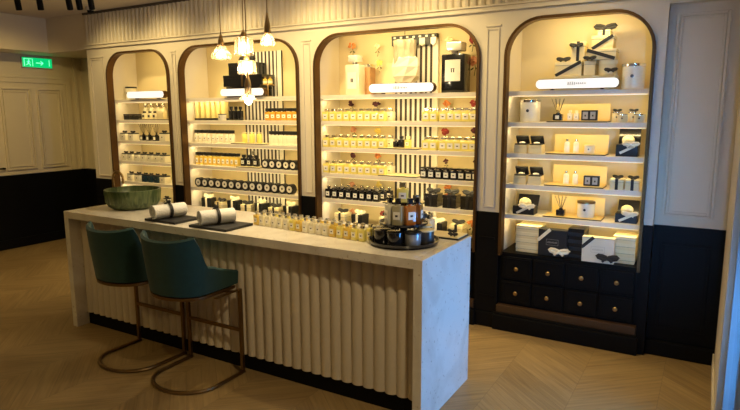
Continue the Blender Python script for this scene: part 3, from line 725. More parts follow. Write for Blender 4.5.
row(mk_bottle(.062, .09, .095, blackgloss_m, blackgloss_m, capw=.9, caph=.15, labh=.45), [-1.466, -1.397, -1.328, -1.26, -1.193, -1.127, -1.062, -1.006], 'D', 3, .12, 'black white-labelled bottle', 'black bottles, fourth shelf of the centre-right alcove')
for j, (y, nm) in enumerate(((.10, 'front-row'), (.18, 'middle-row'), (.26, 'back-row'))):
    row(mk_bottle(.058, .045, .115, blackgloss_m, silver_m, capw=.5, caph=.18, labh=.35), [x+.02*j for x in [-2.451, -2.374, -2.298, -2.223, -2.149, -2.077, -2.003, -1.93]], 'E', 3, y, f'{nm} black silver-capped bottle', f'{nm} black bottles, fifth shelf of the centre-right alcove')
tray(-1.854, -1.518, .065, .24, Z['E'], blackbox_m, 'black-edged cream tray on the fifth shelf, centre-right alcove')
row(mk_box(.12, .12, .11, blackgloss_m, blackgloss_m, rib=ribbon_m, ribs='x', bw=(0, .130, .10), seam=False), [-1.396, -1.23, -1.07], 'E', 3, .14, 'black box with black bow', 'black bowed boxes, fifth shelf of the centre-right alcove')
for i, (u, y, dk) in enumerate([(-2.36, 0.2, 0), (-2.17, 0.2, 1), (-1.87, 0.2, 0), (-1.375, 0.2, 1), (-1.189, 0.2, 0)]):
    o = mk_box(.12, .12, .15, blackbox_m if dk else cream_m, blackbox_m if dk else creamlid_m, rib=creamrib_m if dk else ribbon_m, ribs='x', bw=(0, .165, .09))()
    o.location = (u, y, .622); o['group'] = 'bowed gift boxes low in the centre-right alcove'
    o['label'] = f'{ORD[i]} gift box from the left ({"black with cream" if dk else "cream with black"} bow), bottom shelf, centre-right alcove'
NM = ['red', 'orange', 'yellow', 'plum', 'pink', 'cream']
FL = [(-2.323, 0.34, 2.317, 1, 0.06), (-2.056, 0.34, 2.294, 5, 0.05), (-2.034, 0.34, 2.153, 2, 0.05), (-1.357, 0.34, 2.308, 5, 0.05), (-1.153, 0.34, 2.305, 0, 0.06), (-1.129, 0.34, 2.127, 4, 0.07), (-2.334, 0.34, 1.815, 3, 0.05), (-2.063, 0.34, 1.804, 3, 0.055), (-1.371, 0.34, 1.835, 1, 0.055), (-1.126, 0.34, 1.783, 0, 0.05), (-2.312, 0.34, 1.554, 4, 0.05), (-2.05, 0.34, 1.54, 2, 0.05), (-1.382, 0.34, 1.554, 0, 0.06), (-1.11, 0.34, 1.559, 3, 0.05), (-2.323, 0.34, 1.307, 3, 0.05), (-2.049, 0.34, 1.309, 1, 0.05), (-1.366, 0.34, 1.285, 3, 0.04), (-1.35, 0.34, 1.067, 1, 0.06), (-1.091, 0.34, 1.29, 3, 0.04), (-2.335, 0.34, 1.028, 4, 0.045), (-2.036, 0.34, 1.048, 2, 0.05), (-2.335, 0.34, 0.764, 4, 0.05), (-1.991, 0.34, 0.805, 0, 0.05), (-1.118, 0.34, 0.76, 1, 0.06)]
rowname = lambda z: SH['A' if z > 1.865 else 'B' if z > 1.633 else 'C' if z > 1.395 else 'D' if z > 1.157 else 'E' if z > .918 else 'F']
cnt = {}
for (x, y, z, k, s) in FL:
    key = (rowname(z), NM[k], x < -1.7); cnt[key] = cnt.get(key, 0)+1
    pos = 'left of' if x < -1.7 else 'right of'
    zz = Z[{v: q for q, v in SH.items()}[rowname(z)]]
    o = flower(x, .335, min(max(z, zz+s*1.9), zz+(.5 if zz > 1.8 else .20-s*.85)), petal_mats[k], s, f'dried {NM[k]} bloom on back wall {pos} the stripes, {rowname(z)} shelf, centre-right alcove' + (' (higher one)' if False else ''))
    o['group'] = 'dried flowers on the alcove back wall'

# ------------------------------------------------------------------ far right alcove
pill_sign(-0.538, 0.037, 1.866, 'long glowing pill-shaped sign with faint grey lettering, far right alcove', .072, True)
bx = lambda x0, x1, y: ((x0+x1)/2, y)
PB = {'a': (-0.431, -0.236), 'b': (-0.226, -0.142), 'c': (-0.136, -0.004), 'd': (-0.322, -0.222), 'e': (-0.215, -0.007), 'f': (-0.181, -0.03), 'g': (-0.146, -0.057)}
ZB = {'base': 1.969, 'a1': 2.073, 'd1': 2.212, 'c1': 2.077, 'e1': 2.149, 'f1': 2.244, 'g1': 2.272}
o = mk_box(.42, .19, ZB['base']-1.8675, cream_m, creamlid_m, seam=False, name='display_plinth')(); o.location = (sum((PB['a'][0], PB['c'][1]))/2, .22, 1.866); o['label'] = 'cream display block under the stacked gift boxes'; o['category'] = 'display block'
z0 = ZB['base']
def stack(k, za, zb_, d, y, label, **kw):
    w = PB[k][1]-PB[k][0]-.002
    o = mk_box(w, d, zb_-za-.0015, cream_m, creamlid_m, **kw)(); o.location = ((PB[k][0]+PB[k][1])/2, y, za+.001); o['label'] = label; o['group'] = 'cream gift boxes piled in the far right alcove'
stack('a', z0, ZB['a1'], .13, .20, 'wide low cream gift box with black ribbon, bottom left of the pile', rib=ribbon_m, ribs='U', bw=(-.05, ZB['a1']-z0+.02, .08))
stack('b', z0, ZB['a1'], .13, .20, 'small cream box between the wide box and the hat box', rib=None)
r = drum((PB['c'][1]-PB['c'][0])/2-.002, ZB['c1']-z0-.002, cream_m, 'round cream hat box with black bow, bottom right of the pile', ((PB['c'][0]+PB['c'][1])/2, .20, z0+.001), creamlid_m)
bm = NB(); bow(bm, (.035, -.085, .03), .07); part('bow', bm, ribbon_m, r, smooth=True)
bm = NB(); 
stack('d', ZB['a1'], ZB['d1'], .11, .20, 'upright cream box with black ribbon, left of the upper pile', rib=ribbon_m, ribs='x', bw=(-.01, (ZB['d1']-ZB['a1'])*.80, .075))
stack('e', ZB['c1'], ZB['e1'], .15, .20, 'flat cream box with diagonal black ribbon above the hat box', rib=ribbon_m, ribs='D', bw=(-.07, .01, .07))
stack('f', ZB['e1'], ZB['f1'], .13, .20, 'cream gift box second from top, black ribbon across', rib=ribbon_m, ribs='U')
stack('g', ZB['f1'], ZB['g1']+.01, .11, .20, 'topmost small cream box crowned with a large black bow', rib=ribbon_m, ribs='x', bw=(0, ZB['g1']-ZB['f1']+.03, .12))
row(mk_candle(.075, .175, white_m, silver_m), [0.107], 'A', 4, .17, 'large cream silver-lidded candle right of sign')
row(mk_candle(.075, .170, white_m, silver_m), [-0.608], 'B', 4, .17, 'large cream silver-lidded candle at left')
for s, bhh, nm in (('B', .135, 'second'), ('C', .145, 'third'), ('D', .150, 'fourth'), ('E', .150, 'fifth')):
    tray(-0.457, -0.035, .075, .25, Z[s], blackbox_m, f'tray with tall yellow card backboard on the {nm} shelf, far right alcove', bh=bhh)
row(mk_diffuser(.16, .065, 7), [-0.387], 'B', 4, .13, 'black reed diffuser on tray', None, '', .012)
row(mk_diffuser(.15, .06, 7, blackgloss_m, None), [-0.334], 'E', 4, .13, 'black unlabelled reed diffuser on tray', None, '', .012)
row(mk_bottle(.034, .03, .075, glassy_pale, creamlid_m), [-0.303, -0.257], 'B', 4, .14, 'small pale bottle', 'small pale bottles on the second-shelf tray', ' on tray', .012)
def frame_pair():
    r = thing('framed_soap_pair', '', 'gift set')
    bm = NB(); box(bm, -.055, .055, -.02, .02, 0, .075, .003); part('case', bm, blackbox_m, r)
    for sx in (-1, 1):
        bm = NB(); box(bm, sx*.026-.018, sx*.026+.018, -.022, -.0202, .012, .064); l = part('window_label', bm, mat('grey_label', (.42, .40, .36), .5), r)
        bm = NB(); box(bm, sx*.026-.005, sx*.026+.005, -.0235, -.0222, .03, .042); part('printed_mark', bm, ink_m, l)
    return r
row(frame_pair, [-0.164], 'B', 4, .13, 'black twin-window gift set on tray', None, '', .012)
row(frame_pair, [-0.124], 'D', 4, .13, 'black twin-window gift set on tray', None, '', .012)
row(mk_rbottle(.020, .10, white_m, silver_m, caph=.15), [-0.316, -0.25], 'C', 4, .15, 'little white labelled bottle', 'white bottles on the third-shelf tray', ' on tray', .012)
row(mk_rbottle(.020, .10, white_m, silver_m, caph=.15), [-0.311, -0.245], 'D', 4, .15, 'little white labelled bottle', 'white bottles on the fourth-shelf tray', ' on tray', .012)
r = row(mk_candle(.036, .062, white_m, creamlid_m), [-0.154], 'C', 4, .14, 'small round white candle on tray', None, '', .012)
row(mk_candle(.062, .12, white_m, darkbrass_m), [-0.157], 'E', 4, .155, 'white candle with dark metal lid on tray', None, '', .012)
c1 = mk_candle(.036, .075, cream_m, silver_m, bowy=True)
row(c1, [0.018, 0.127], 'B', 4, .17, 'rear cream candle with black bow', 'bowed cream candles, second shelf of the far right alcove')
row(mk_candle(.035, .060, cream_m, silver_m), [0.063, 0.173], 'B', 4, .10, 'front cream candle', 'small cream candles, second shelf of the far right alcove')
def open_box(w, d, h, base, lidm=blackbox_m, tissue=label_m):
    def f():
        r = thing('open_gift_box', '', 'box')
        bm = NB(); box(bm, -w/2, w/2, -d/2, d/2, 0, h*.42, .002); box(bm, -w/2+.001, w/2-.001, -d/2+.001, d/2-.001, h*.43, h*.62, .002); part('base', bm, base, r)
        bm = NB(); M = Matrix.Translation((0, d*.30, h*.66)) @ Matrix.Rotation(math.radians(-52), 4, 'X')
        box(bm, -w/2, w/2, -.075, .0, .0, .012, .001, M=M @ Matrix.Rotation(0, 4, 'X')); part('lid', bm, lidm, r)
        bm = NB(); box(bm, -w/2+.003, w/2-.003, -d/2+.003, d*.2, h*.621, h*.70, .004); part('tissue_bed', bm, blackbox_m, r)
        bm = NB(); ball(bm, (0, -.005, h*.76), w*.26, 1, 1, .35, 2); part('soap', bm, tissue, r, smooth=True)
        return r
    return f
row(open_box(.098, .11, .105, cream_m), [-0.648, -0.536], 'C', 4, .13, 'open cream box with black lining', 'open cream boxes, third shelf of the far right alcove')
row(open_box(.098, .11, .105, cream_m), [-0.645, -0.532], 'D', 4, .13, 'open cream box with black lining', 'open cream boxes, fourth shelf of the far right alcove')
row(mk_box(.094, .11, .075, cream_m, creamlid_m, rib=ribbon_m, ribs='x', bw=(0, .088, .058), seam=True), [0.054, 0.157], 'D', 4, .13, 'cream box with flat black bow', 'cream bowed boxes, fourth shelf of the far right alcove')
# tall black open gift boxes
def presentation(label, x, s, w, h, tilt=12):
    r = thing('presentation_box', label, 'box', (x, .15, Z[s]+.001))
    bm = NB(); box(bm, -w/2, w/2, -.055, .06, 0, h*.42, .002); part('base', bm, blackbox_m, r)
    bm = NB(); M = Matrix.Translation((0, .062, h*.40)) @ Matrix.Rotation(math.radians(-tilt), 4, 'X')
    box(bm, -w/2, w/2, -.001, .014, .0, h*.60, .002, M=M); part('lid', bm, blackgloss_m, r)
    bm = NB(); ball(bm, (0, -.005, h*.56), w*.30, 1, .8, .85, 2); part('round_soap', bm, mat('ivory_soap', (.80, .70, .40), .5), r, smooth=True)
    bm = NB(); M = Matrix.Translation((.0, -.056, h*.24)) @ Matrix.Rotation(-.5, 4, 'Y'); box(bm, -w*.36, w*.36, -.002, .0, -.009, .009, M=M); bow(bm, (w*.18, -.07, h*.42), w*.6); part('cream_bow', bm, creamrib_m, r, smooth=True)
    return r
presentation('tall open black box holding an ivory ball, right end of third shelf', 0.105, 'C', .145, .20)
presentation('open black box with cream ribbon at left of fifth shelf', -0.612, 'E', .165, .155, 35)
presentation('open black box with cream ribbon at right of fifth shelf', 0.128, 'E', .145, .16, 30)
# bottom shelf: stacks of flat boxes and two large boxes
def flat_stack(x0, x1, n, h, body, lid, where, desc, grp, y=.19, d=.20):
    w = x1-x0
    for i in range(n):
        pos = 'lowest' if i == 0 else 'topmost' if i == n-1 else f'{ORD[i]} from bottom'
        o = mk_box(w, d, h-.001, body, lid, lidh=.5)(); o.location = ((x0+x1)/2, y, .621+i*h); o['label'] = f'{desc} {where}, {pos} of its stack, bottom shelf'; o['group'] = grp
flat_stack(-0.66, -0.475, 4, .053, cream_m, creamlid_m, 'at far left', 'flat cream box', 'left stack of flat cream boxes')
flat_stack(-0.264, -0.148, 4, .056, blackbox_m, blackgloss_m, 'between the two large boxes', 'flat black box', 'stack of flat black boxes')
flat_stack(0.053, 0.205, 4, .050, cream_m, creamlid_m, 'at far right', 'flat cream box', 'right stack of flat cream boxes')
# gold edging on black stack
o = mk_box(.215, .07, .205, blackbox_m, blackbox_m, rib=creamrib_m, ribs='d', bw=(.055, .040, .12), text=mat('grey_print', (.30, .28, .26), .5), lidh=.02)()
o.location = (-0.361, .125-.0, .622); o['label'] = 'large black gift box with cream corner ribbon and bow, bottom shelf'
o.location = (-0.37, .09, .622)
o = mk_box(.225, .07, .185, mat('ivory_card', (.74, .68, .52), .5), mat('ivory_card_lid', (.80, .74, .56), .5), rib=ribbon_m, ribs='d', bw=(.07, .042, .12), text=mat('faint_print', (.55, .49, .36), .5), lidh=.02)()
o.location = (-0.037, .055, .622); o['label'] = 'large ivory gift box with black corner ribbon and bow, bottom shelf'

# ------------------------------------------------------------------ service counter
CX0, CX1, CY0, CY1, H = -3.76, -.63, -1.693, -.991, .95
c = thing('service_counter', 'long white stone waterfall counter with fluted front panel', 'counter', ((CX0+CX1)/2, (CY0+CY1)/2, 0))
cc = Vector((-(CX0+CX1)/2, -(CY0+CY1)/2, 0))
def CP(name, bm, m, **kw):
    bmesh.ops.translate(bm, verts=bm.verts[:], vec=cc); return part(name, bm, m, c, **kw)
T = .055
bm = NB(); box(bm, CX0+T, CX1-T, CY0, CY1, H-T, H, .002); CP('countertop', bm, stone_m)
bm = NB(); box(bm, CX0, CX0+T-.0003, CY0, CY1, 0, H, .002); CP('end_slab', bm, stone_m)
bm = NB(); box(bm, CX1-T+.0003, CX1, CY0, CY1, 0, H, .002); CP('end_slab', bm, stone_m)
# fluted front: convex reeds
a, b = CX0+T+.001, CX1-T-.001; n = 40; w = (b-a)/n; yf = -1.588; bm = NB()
sec = []
for k in range(n):
    for i in range(8):
        t_ = i/8; sec.append((a+(k+t_)*w, yf-.021*math.sin(PI*t_)**.7))
sec.append((b, yf))
lo = [bm.verts.new((x, y, .105)) for x, y in sec]; hi = [bm.verts.new((x, y, H-T-.001)) for x, y in sec]
lb = [bm.verts.new((x, yf+.03, .105)) for x in (a, b)]; hb = [bm.verts.new((x, yf+.03, H-T-.001)) for x in (a, b)]
for i in range(len(sec)-1): bm.faces.new((lo[i], lo[i+1], hi[i+1], hi[i]))
bm.faces.new(lo+[lb[1], lb[0]]); bm.faces.new(list(reversed(hi))+[hb[0], hb[1]]); bm.faces.new((lb[0], lb[1], hb[1], hb[0]))
bm.faces.new((lo[0], hi[0], hb[0], lb[0])); bm.faces.new((lo[-1], lb[1], hb[1], hi[-1]))
CP('fluted_panel', bm, mat('fluted_panel_paint', (.62, .55, .44), .5, var=.02), smooth=True)
bm = NB(); box(bm, a, b, -1.585, -1.56, 0, .104); CP('kickboard', bm, black_m)
bm = NB(); box(bm, a, b, -1.06, -1.04, .0, H-T-.001); CP('back_panel', bm, wall_m)

# basin and tap
r = thing('vessel_basin', 'round green marble vessel basin on the counter near its left end', 'basin', (-3.41, -1.31, .951))
bm = NB(); prof = [(0, 0), (.150, 0), (.185, .022), (.206, .06), (.214, .13), (.216, .155), (.203, .155), (.196, .08), (.16, .04), (0, .03)]
n = 72; rings = []
for i, (rr, z) in enumerate(prof):
    if rr == 0: rings.append([bm.verts.new((0, 0, z))]); continue
    fl = .018 if 1 < i < 5 else 0
    rings.append([bm.verts.new((rr*(1+fl*math.cos(k*PI))*math.cos(2*PI*k/n), rr*(1+fl*math.cos(k*PI))*math.sin(2*PI*k/n), z)) for k in range(n)])
for A_, B_ in zip(rings, rings[1:]):
    for k in range(n):
        k2 = (k+1) % n
        if len(A_) == 1: bm.faces.new((A_[0], B_[k2], B_[k]))
        elif len(B_) == 1: bm.faces.new((A_[k], A_[k2], B_[0]))
        else: bm.faces.new((A_[k], A_[k2], B_[k2], B_[k]))
part('bowl', bm, green_m, r, smooth=True)
bm = NB(); cyl(bm, 0, 0, .0305, .034, .022, n=16); part('drain', bm, brass_m, r, smooth=True)
r = thing('basin_tap', 'tall brass swan-neck tap at the left of the green basin', 'tap', (-3.652, -1.31, .951))
bm = NB(); cyl(bm, 0, 0, 0, .012, .022); cyl(bm, 0, 0, .012, .18, .011, n=16); part('body', bm, brass_m, r, smooth=True)
bm = NB(); pts = [(0, 0, .18), (0, 0, .22)]+[(.065-.065*math.cos(PI*i/10), 0, .225+.06*math.sin(PI*i/10)) for i in range(11)]+[(.132, 0, .19)]
tube(bm, pts, .010, 10); part('spout', bm, brass_m, r, smooth=True)
bm = NB(); tube(bm, [(-.014, 0, .10), (-.05, 0, .125)], .006, 8); part('lever', bm, brass_m, r, smooth=True)
o = mk_candle(.03, .055, white_m, blackbox_m, bowy=True)(); o.location = (-3.30, -1.06, .951); o['label'] = 'tiny cream jar with black bow beside the green basin'

# slates and towels
def slate(x0, x1, y0, y1, label):
    o = part('slate_tray', box(NB(), -(x1-x0)/2, (x1-x0)/2, -(y1-y0)/2, (y1-y0)/2, 0, .016, .002), slate_m); o.location = ((x0+x1)/2, (y0+y1)/2, .951)
    return tag(o, label, 'tray')
slate(-2.845, -2.535, -1.655, -1.415, 'black slate slab under the rolled towel nearest the basin')
slate(-2.385, -2.045, -1.665, -1.405, 'black slate slab under the rolled towel right of the other')
def towel(x, y, rz, L, label):
    r = thing('rolled_towel', label, 'towel', (x, y, .9705), rz, 'rolled white towels tied with black ribbon')
    R_ = .055
    def spiral(nn=70, turns=3.2):
        out = [];
        for i in range(nn+1):
            t_ = i/nn; rr = R_*(1-.80*t_); a = -PI/2+2*PI*turns*t_; out.append((rr*math.cos(a)*1.12, rr*math.sin(a)*.94+R_*.94))
        return out
    sp = spiral(); th = .0068; bm = NB()
    o1 = sp; o2 = []
    for i, (x_, z_) in enumerate(sp):
        cx_, cz_ = 0, R_*.94; d = Vector((x_-cx_, z_-cz_)); d = d.normalized(); o2.append((x_-d.x*th*1.2, z_-d.y*th*1.2))
    ya, yb_ = -L/2, L/2
    V0 = [[bm.verts.new((p[0], y_, p[1])) for p in S] for S in (o1, o2) for y_ in (ya, yb_)]
    for i in range(len(sp)-1):
        bm.faces.new((V0[0][i], V0[0][i+1], V0[1][i+1], V0[1][i])); bm.faces.new((V0[2][i], V0[3][i], V0[3][i+1], V0[2][i+1]))
        bm.faces.new((V0[0][i], V0[2][i], V0[2][i+1], V0[0][i+1])); bm.faces.new((V0[1][i], V0[1][i+1], V0[3][i+1], V0[3][i]))
    part('towel_roll', bm, towel_m, r, smooth=True)
    bm = NB(); M = Matrix.Translation((0, 0, R_*.94)) @ Matrix.Rotation(PI/2, 4, 'X')
    rr = 40; ring0 = []
    vs = []
    for yy in (-.011, .011):
        vs.append([bm.verts.new((1.13*(R_+.0015)*math.cos(2*PI*k/rr), yy, R_*.94+.95*(R_+.0015)*math.sin(2*PI*k/rr))) for k in range(rr)])
    for yy in (.011, -.011):
        vs.append([bm.verts.new((1.13*(R_+.004)*math.cos(2*PI*k/rr), yy, R_*.94+.95*(R_+.004)*math.sin(2*PI*k/rr))) for k in range(rr)])
    for i in range(4):
        for k in range(rr): bm.faces.new((vs[i][k], vs[i][(k+1) % rr], vs[(i+1) % 4][(k+1) % rr], vs[(i+1) % 4][k]))
    bow(bm, (.0, 0, 2*R_+.004), .055); part('ribbon', bm, ribbon_m, r, smooth=True)
    return r
towel(-2.72, -1.545, math.radians(-16), .24, 'rolled white towel with black ribbon nearest the green basin')
towel(-2.245, -1.545, math.radians(-26), .24, 'rolled white towel with black ribbon right of the other towel')

# row of perfume testers on the counter
n = 17
pts = [(-2.04+i*(.90/16), -1.370-i*(.085/16)) for i in range(n)]
cols = [glassy_gold, glassy_clear, glassy_clear, glassy_pale, glassy_clear, glassy_pale, glassy_yellow, glassy_gold, glassy_pale, glassy_clear, glassy_pale, glassy_clear, glassy_gold, glassy_yellow, glassy_gold, glassy_yellow, glassy_yellow]
nmm = {glassy_gold: 'golden', glassy_clear: 'clear', glassy_pale: 'pale', glassy_yellow: 'yellow'}
protos = {}
for rw, (dy, dx) in enumerate(((0, 0), (.062, .020))):
    for i, (x, y) in enumerate(pts):
        m = cols[i] if rw == 0 else cols[(i*5+3) % 17]
        lab = f'{ORD[i]} tester bottle from the left, {"front" if rw == 0 else "rear"} row on the counter, {nmm[m]} perfume'
        grp = f'{"front" if rw == 0 else "rear"} row of tester bottles on the counter'
        if m not in protos:
            o = mk_bottle(.040, .034, .095, m, silver_m, capw=.55, caph=.2, labh=.34)(); o.location = (x+dx, y+dy, .951); o['label'] = lab; o['group'] = grp; o.rotation_euler = (0, 0, -.09); protos[m] = o
        else: clone(protos[m], (x+dx, y+dy, .951), -.09, lab, grp)

# revolving perfume stand
r = thing('revolving_stand', 'two-tier black round perfume stand at the right end of the counter', 'stand', (-.905, -1.375, .951))
bm = NB(); lathe(bm, 0, 0, [(0, 0), (.17, 0), (.205, .012), (.21, .028), (.203, .028), (.197, .016), (0, .016)], 64); part('lower_tray', bm, blackgloss_m, r, smooth=True)
bm = NB(); cyl(bm, 0, 0, .0162, .112, .022); part('column', bm, blackgloss_m, r, smooth=True)
bm = NB(); lathe(bm, 0, 0, [(0, .112), (.13, .112), (.142, .118), (.145, .132), (.139, .132), (.134, .122), (0, .122)], 56); part('upper_tray', bm, blackgloss_m, r, smooth=True)
SC = Vector((-.905, -1.375, .951)); vd = math.atan2(-4.36+1.375, .624+.905)     # direction towards the room's front right
spec = [(-1.75, blackgloss_m, blackgloss_m, 'black'), (-1.05, blackgloss_m, blackgloss_m, 'black'), (-.35, blackgloss_m, blackgloss_m, 'black'), (.38, blueglass_m, blackbox_m, 'grey metal'), (1.15, mat('dark_tin', (.07, .065, .06), .3, .4), cream_m, 'dark'), (2.1, blackgloss_m, cream_m, 'black'), (-2.6, blackgloss_m, cream_m, 'black')]
dsc = ['black candle jar on the lower tray, leftmost at the front', 'black candle jar on the lower tray, left of centre at the front', 'black candle jar on the lower tray, front centre right', 'grey metal candle tin on the lower tray, front right', 'dark candle jar with cream lid, right rear of lower tray', 'black candle jar hidden at the back of the lower tray, right', 'black candle jar with cream lid at the left rear of lower tray']
for i, (a, m1, m2, _) in enumerate(spec):
    o = mk_candle(.048, .078, m1, m2, markr=.05)(); o.location = (SC.x+.140*math.cos(vd+a), SC.y+.140*math.sin(vd+a), .951+.0175); o['label'] = dsc[i]; o['group'] = 'candle jars around the revolving stand'
spec = [(-1.15, mat('frosted_bottle', (.62, .60, .50), .3, coat=.4), 'pale frosted', 'left'), (-.38, mat('olive_bottle', (.42, .38, .24), .2, coat=.5), 'olive grey', 'front left'), (.42, mat('cognac_bottle', (.50, .17, .03), .12, coat=.7), 'cognac brown', 'front right'), (1.25, mat('dark_amber_bottle', (.22, .08, .02), .12, coat=.7), 'dark amber', 'right rear'), (2.2, blackgloss_m, 'black', 'back'), (-2.1, blackgloss_m, 'black', 'left back')]
for i, (a, m1, nm, pos) in enumerate(spec):
    o = mk_bottle(.060, .045, .155, m1, blackgloss_m, capw=.5, caph=.22, labh=.30, name='cologne_bottle')(); aa = vd+a
    o.location = (SC.x+.088*math.cos(aa), SC.y+.088*math.sin(aa), .951+.1225+.001); o.rotation_euler = (0, 0, aa+PI/2); o['label'] = f'{nm} cologne bottle with black cap, {pos} of the upper tier'; o['group'] = 'cologne bottles on the upper tier'
r = thing('tester_riser', 'small black post riser in the middle of the upper tier', 'riser', (SC.x, SC.y, .951+.123))
bm = NB(); cyl(bm, 0, 0, .0005, .115, .018); cyl(bm, 0, 0, .115, .122, .05); part('post', bm, blackgloss_m, r, smooth=True)
for i, (dx, dy, m1, hh, lab) in enumerate(((.0, -.012, glassy_yellow, .115, 'clear yellow bottle topping the revolving stand'),)):
    o = mk_bottle(.066, .045, hh, m1, silver_m, capw=.5)(); o.location = (SC.x+dx, SC.y+dy, .951+.123+.1225); o.rotation_euler = (0, 0, .35); o['label'] = lab

# tray and bottles behind the stand
r = thing('card_tray', 'cream tray with black edge at the back right corner of the counter', 'tray', (-.7525, -1.08, .951), math.radians(0))
bm = NB(); box(bm, -.1075, .1075, -.085, .083, 0, .010, .001); part('tray_base', bm, blackbox_m, r)
bm = NB(); box(bm, -.1035, .1035, -.081, .079, .0102, .014); part('tray_top', bm, cream_m, r)
for dx, dy, lab in ((.06, -.055, 'small black bow on the front of the cream tray'), (.02, .03, 'small black bow further back on the cream tray')):
    bm = NB(); bow(bm, (0, 0, .012), .05); o = part('ribbon_bow', bm, ribbon_m, smooth=True); o.location = (-.7525+dx, -1.08+dy, .9665); tag(o, lab, 'bow', 'loose black bows')
o = mk_bottle(.075, .05, .125, mat('navy_carton', (.02, .028, .05), .4), mat('navy_carton', (.02, .028, .05)), capw=.98, lab=None, name='dark_carton', cat='box')(); o.location = (-0.948, -1.058, .951); o['label'] = 'dark navy upright carton left of the cream tray'
for i, (x, y, lab) in enumerate(((-.887, -1.062, 'clear silver-capped bottle beside the navy carton'), (-.892, -1.014, 'second clear bottle, just behind the first by the navy carton'))):
    o = mk_bottle(.036, .036, .125, glassy_clear, silver_m, capw=.6)(); o.location = (x, y, .951); o['label'] = lab

# ------------------------------------------------------------------ bar stools
def make_stool(x, y, label, rz=0.):
    r = thing('bar_stool', label, 'bar stool', (x, y, 0), rz, 'teal velvet bar stools at the counter')
    # local: back of stool at -y, front at +y (towards the counter)
    z0 = .595
    def plan(w, d, rr, a): return None
    # shell surface: u from front right round the back to front left
    N = 40; outer = []
    hw, yfr, yb_ = .240, .222, -.225
    path = []
    path += [(hw, yfr-(yfr-(yb_+.17))*i/10) for i in range(10)]
    for i in range(21):
        a = PI*i/20; path.append((hw*math.cos(a), (yb_+.17)-.17*math.sin(a)))
    path += [(-hw, (yb_+.17)+(yfr-(yb_+.17))*i/10) for i in range(1, 11)]
    def top(px, py):
        t_ = (yfr-py)/(yfr-yb_)                         # 0 front .. 1 back
        zf = .715
        if t_ < .56: return zf-.02+.085*(max(0, t_)/.56)**1.2
        if t_ < .74: s_ = (t_-.56)/.18; s_ = s_*s_*(3-2*s_); return zf+.065+s_*(.262-.065)
        s_ = (t_-.74)/.26; return zf+.262-.026*s_
    bm = NB(); th = .038; rows = 8; G = []
    for j in range(rows+1):
        f = j/rows; g = []
        for (px, py) in path:
            zt = top(px, py); z = z0+.02+(zt-z0-.02)*f
            hh = (z-z0)/.38
            kx = .93+.09*min(1, hh*1.6); back = max(0, (-py-.0)/.225)
            g.append(Vector((px*kx, py*(.90 if py < 0 else 1.)-(.03*hh if py < 0 else 0)*1.2+.0, z)))
        G.append(g)
    np_ = len(path)
    def nrm(i):
        a = Vector(path[max(0, i-1)]); b = Vector(path[min(np_-1, i+1)]); t_ = (b-a).normalized(); return Vector((-t_.y, t_.x, 0))
    ins = []
    for j in range(rows+1):
        ins.append([G[j][i]+nrm(i)*(-th if (nrm(i).dot(Vector((path[i][0], path[i][1], 0))) > 0) else th)*(1-.25*(j/rows)) for i in range(np_)])
    vo = [[bm.verts.new(v) for v in g] for g in G]; vi = [[bm.verts.new(v) for v in g] for g in ins]
    vt = [bm.verts.new((a+b)/2+Vector((0, 0, .012))) for a, b in zip(G[-1], ins[-1])]
    for j in range(rows):
        for i in range(np_-1):
            bm.faces.new((vo[j][i], vo[j][i+1], vo[j+1][i+1], vo[j+1][i])); bm.faces.new((vi[j][i], vi[j+1][i], vi[j+1][i+1], vi[j][i+1]))
    for i in range(np_-1):
        bm.faces.new((vo[rows][i], vo[rows][i+1], vt[i+1], vt[i])); bm.faces.new((vt[i], vt[i+1], vi[rows][i+1], vi[rows][i])); bm.faces.new((vo[0][i], vi[0][i], vi[0][i+1], vo[0][i+1]))
    for i in (0, np_-1):
        for j in range(rows): bm.faces.new((vo[j][i], vo[j+1][i], vi[j+1][i], vi[j][i]))
        bm.faces.new((vo[rows][i], vt[i], vi[rows][i]))
    part('backrest', bm, teal_m, r, smooth=True)
    # seat cushion
    bm = NB(); ring = lambda s, z: [bm.verts.new((px*s*.90, (py*.88)*s+.006+(.012 if py > .15 else 0), z+(.008 if s < .9 else 0))) for px, py in path]
    lv = [ring(.88, z0+.012), ring(.97, z0+.03), ring(.985, z0+.075), ring(.93, z0+.10), ring(.6, z0+.108)]
    for A_, B_ in zip(lv, lv[1:]):
        for i in range(np_): bm.faces.new((A_[i], A_[(i+1) % np_], B_[(i+1) % np_], B_[i]))
    bm.faces.new(list(reversed(lv[0]))); bm.faces.new(lv[-1])
    part('seat', bm, teallit_m, r, smooth=True)
    # brass pan under the seat
    bm = NB(); lv = []
    for s, z in ((.90, z0-.012), (.965, z0-.008), (.975, z0+.012), (.5, z0+.0125)): lv.append([bm.verts.new((px*s*.95, py*.93*s, z)) for px, py in path])
    for A_, B_ in zip(lv, lv[1:]):
        for i in range(np_): bm.faces.new((A_[i], A_[(i+1) % np_], B_[(i+1) % np_], B_[i]))
    bm.faces.new(list(reversed(lv[0]))); bm.faces.new(lv[-1])
    part('seat_rim', bm, darkbrass_m, r, smooth=True)
    # frame: two front legs, floor loop, footrest
    hx, fy = .245, .215; q = .011
    for sx in (-1, 1):
        bm = NB(); box(bm, sx*hx-q, sx*hx+q, fy-q, fy+q, .024, z0-.02, .002); part('leg', bm, darkbrass_m, r)
    bm = NB(); pts = [(hx, fy+q, .012), (hx, .0, .012), (hx, -.03, .012)]
    for i in range(1, 16):
        a = PI*i/16; pts.append((hx*math.cos(a), -.03-.20*math.sin(a), .012))
    pts += [(-hx, -.03, .012), (-hx, 0, .012), (-hx, fy+q, .012)]
    tube(bm, pts, .0135, 8, flat=.85); part('floor_loop', bm, darkbrass_m, r, smooth=True)
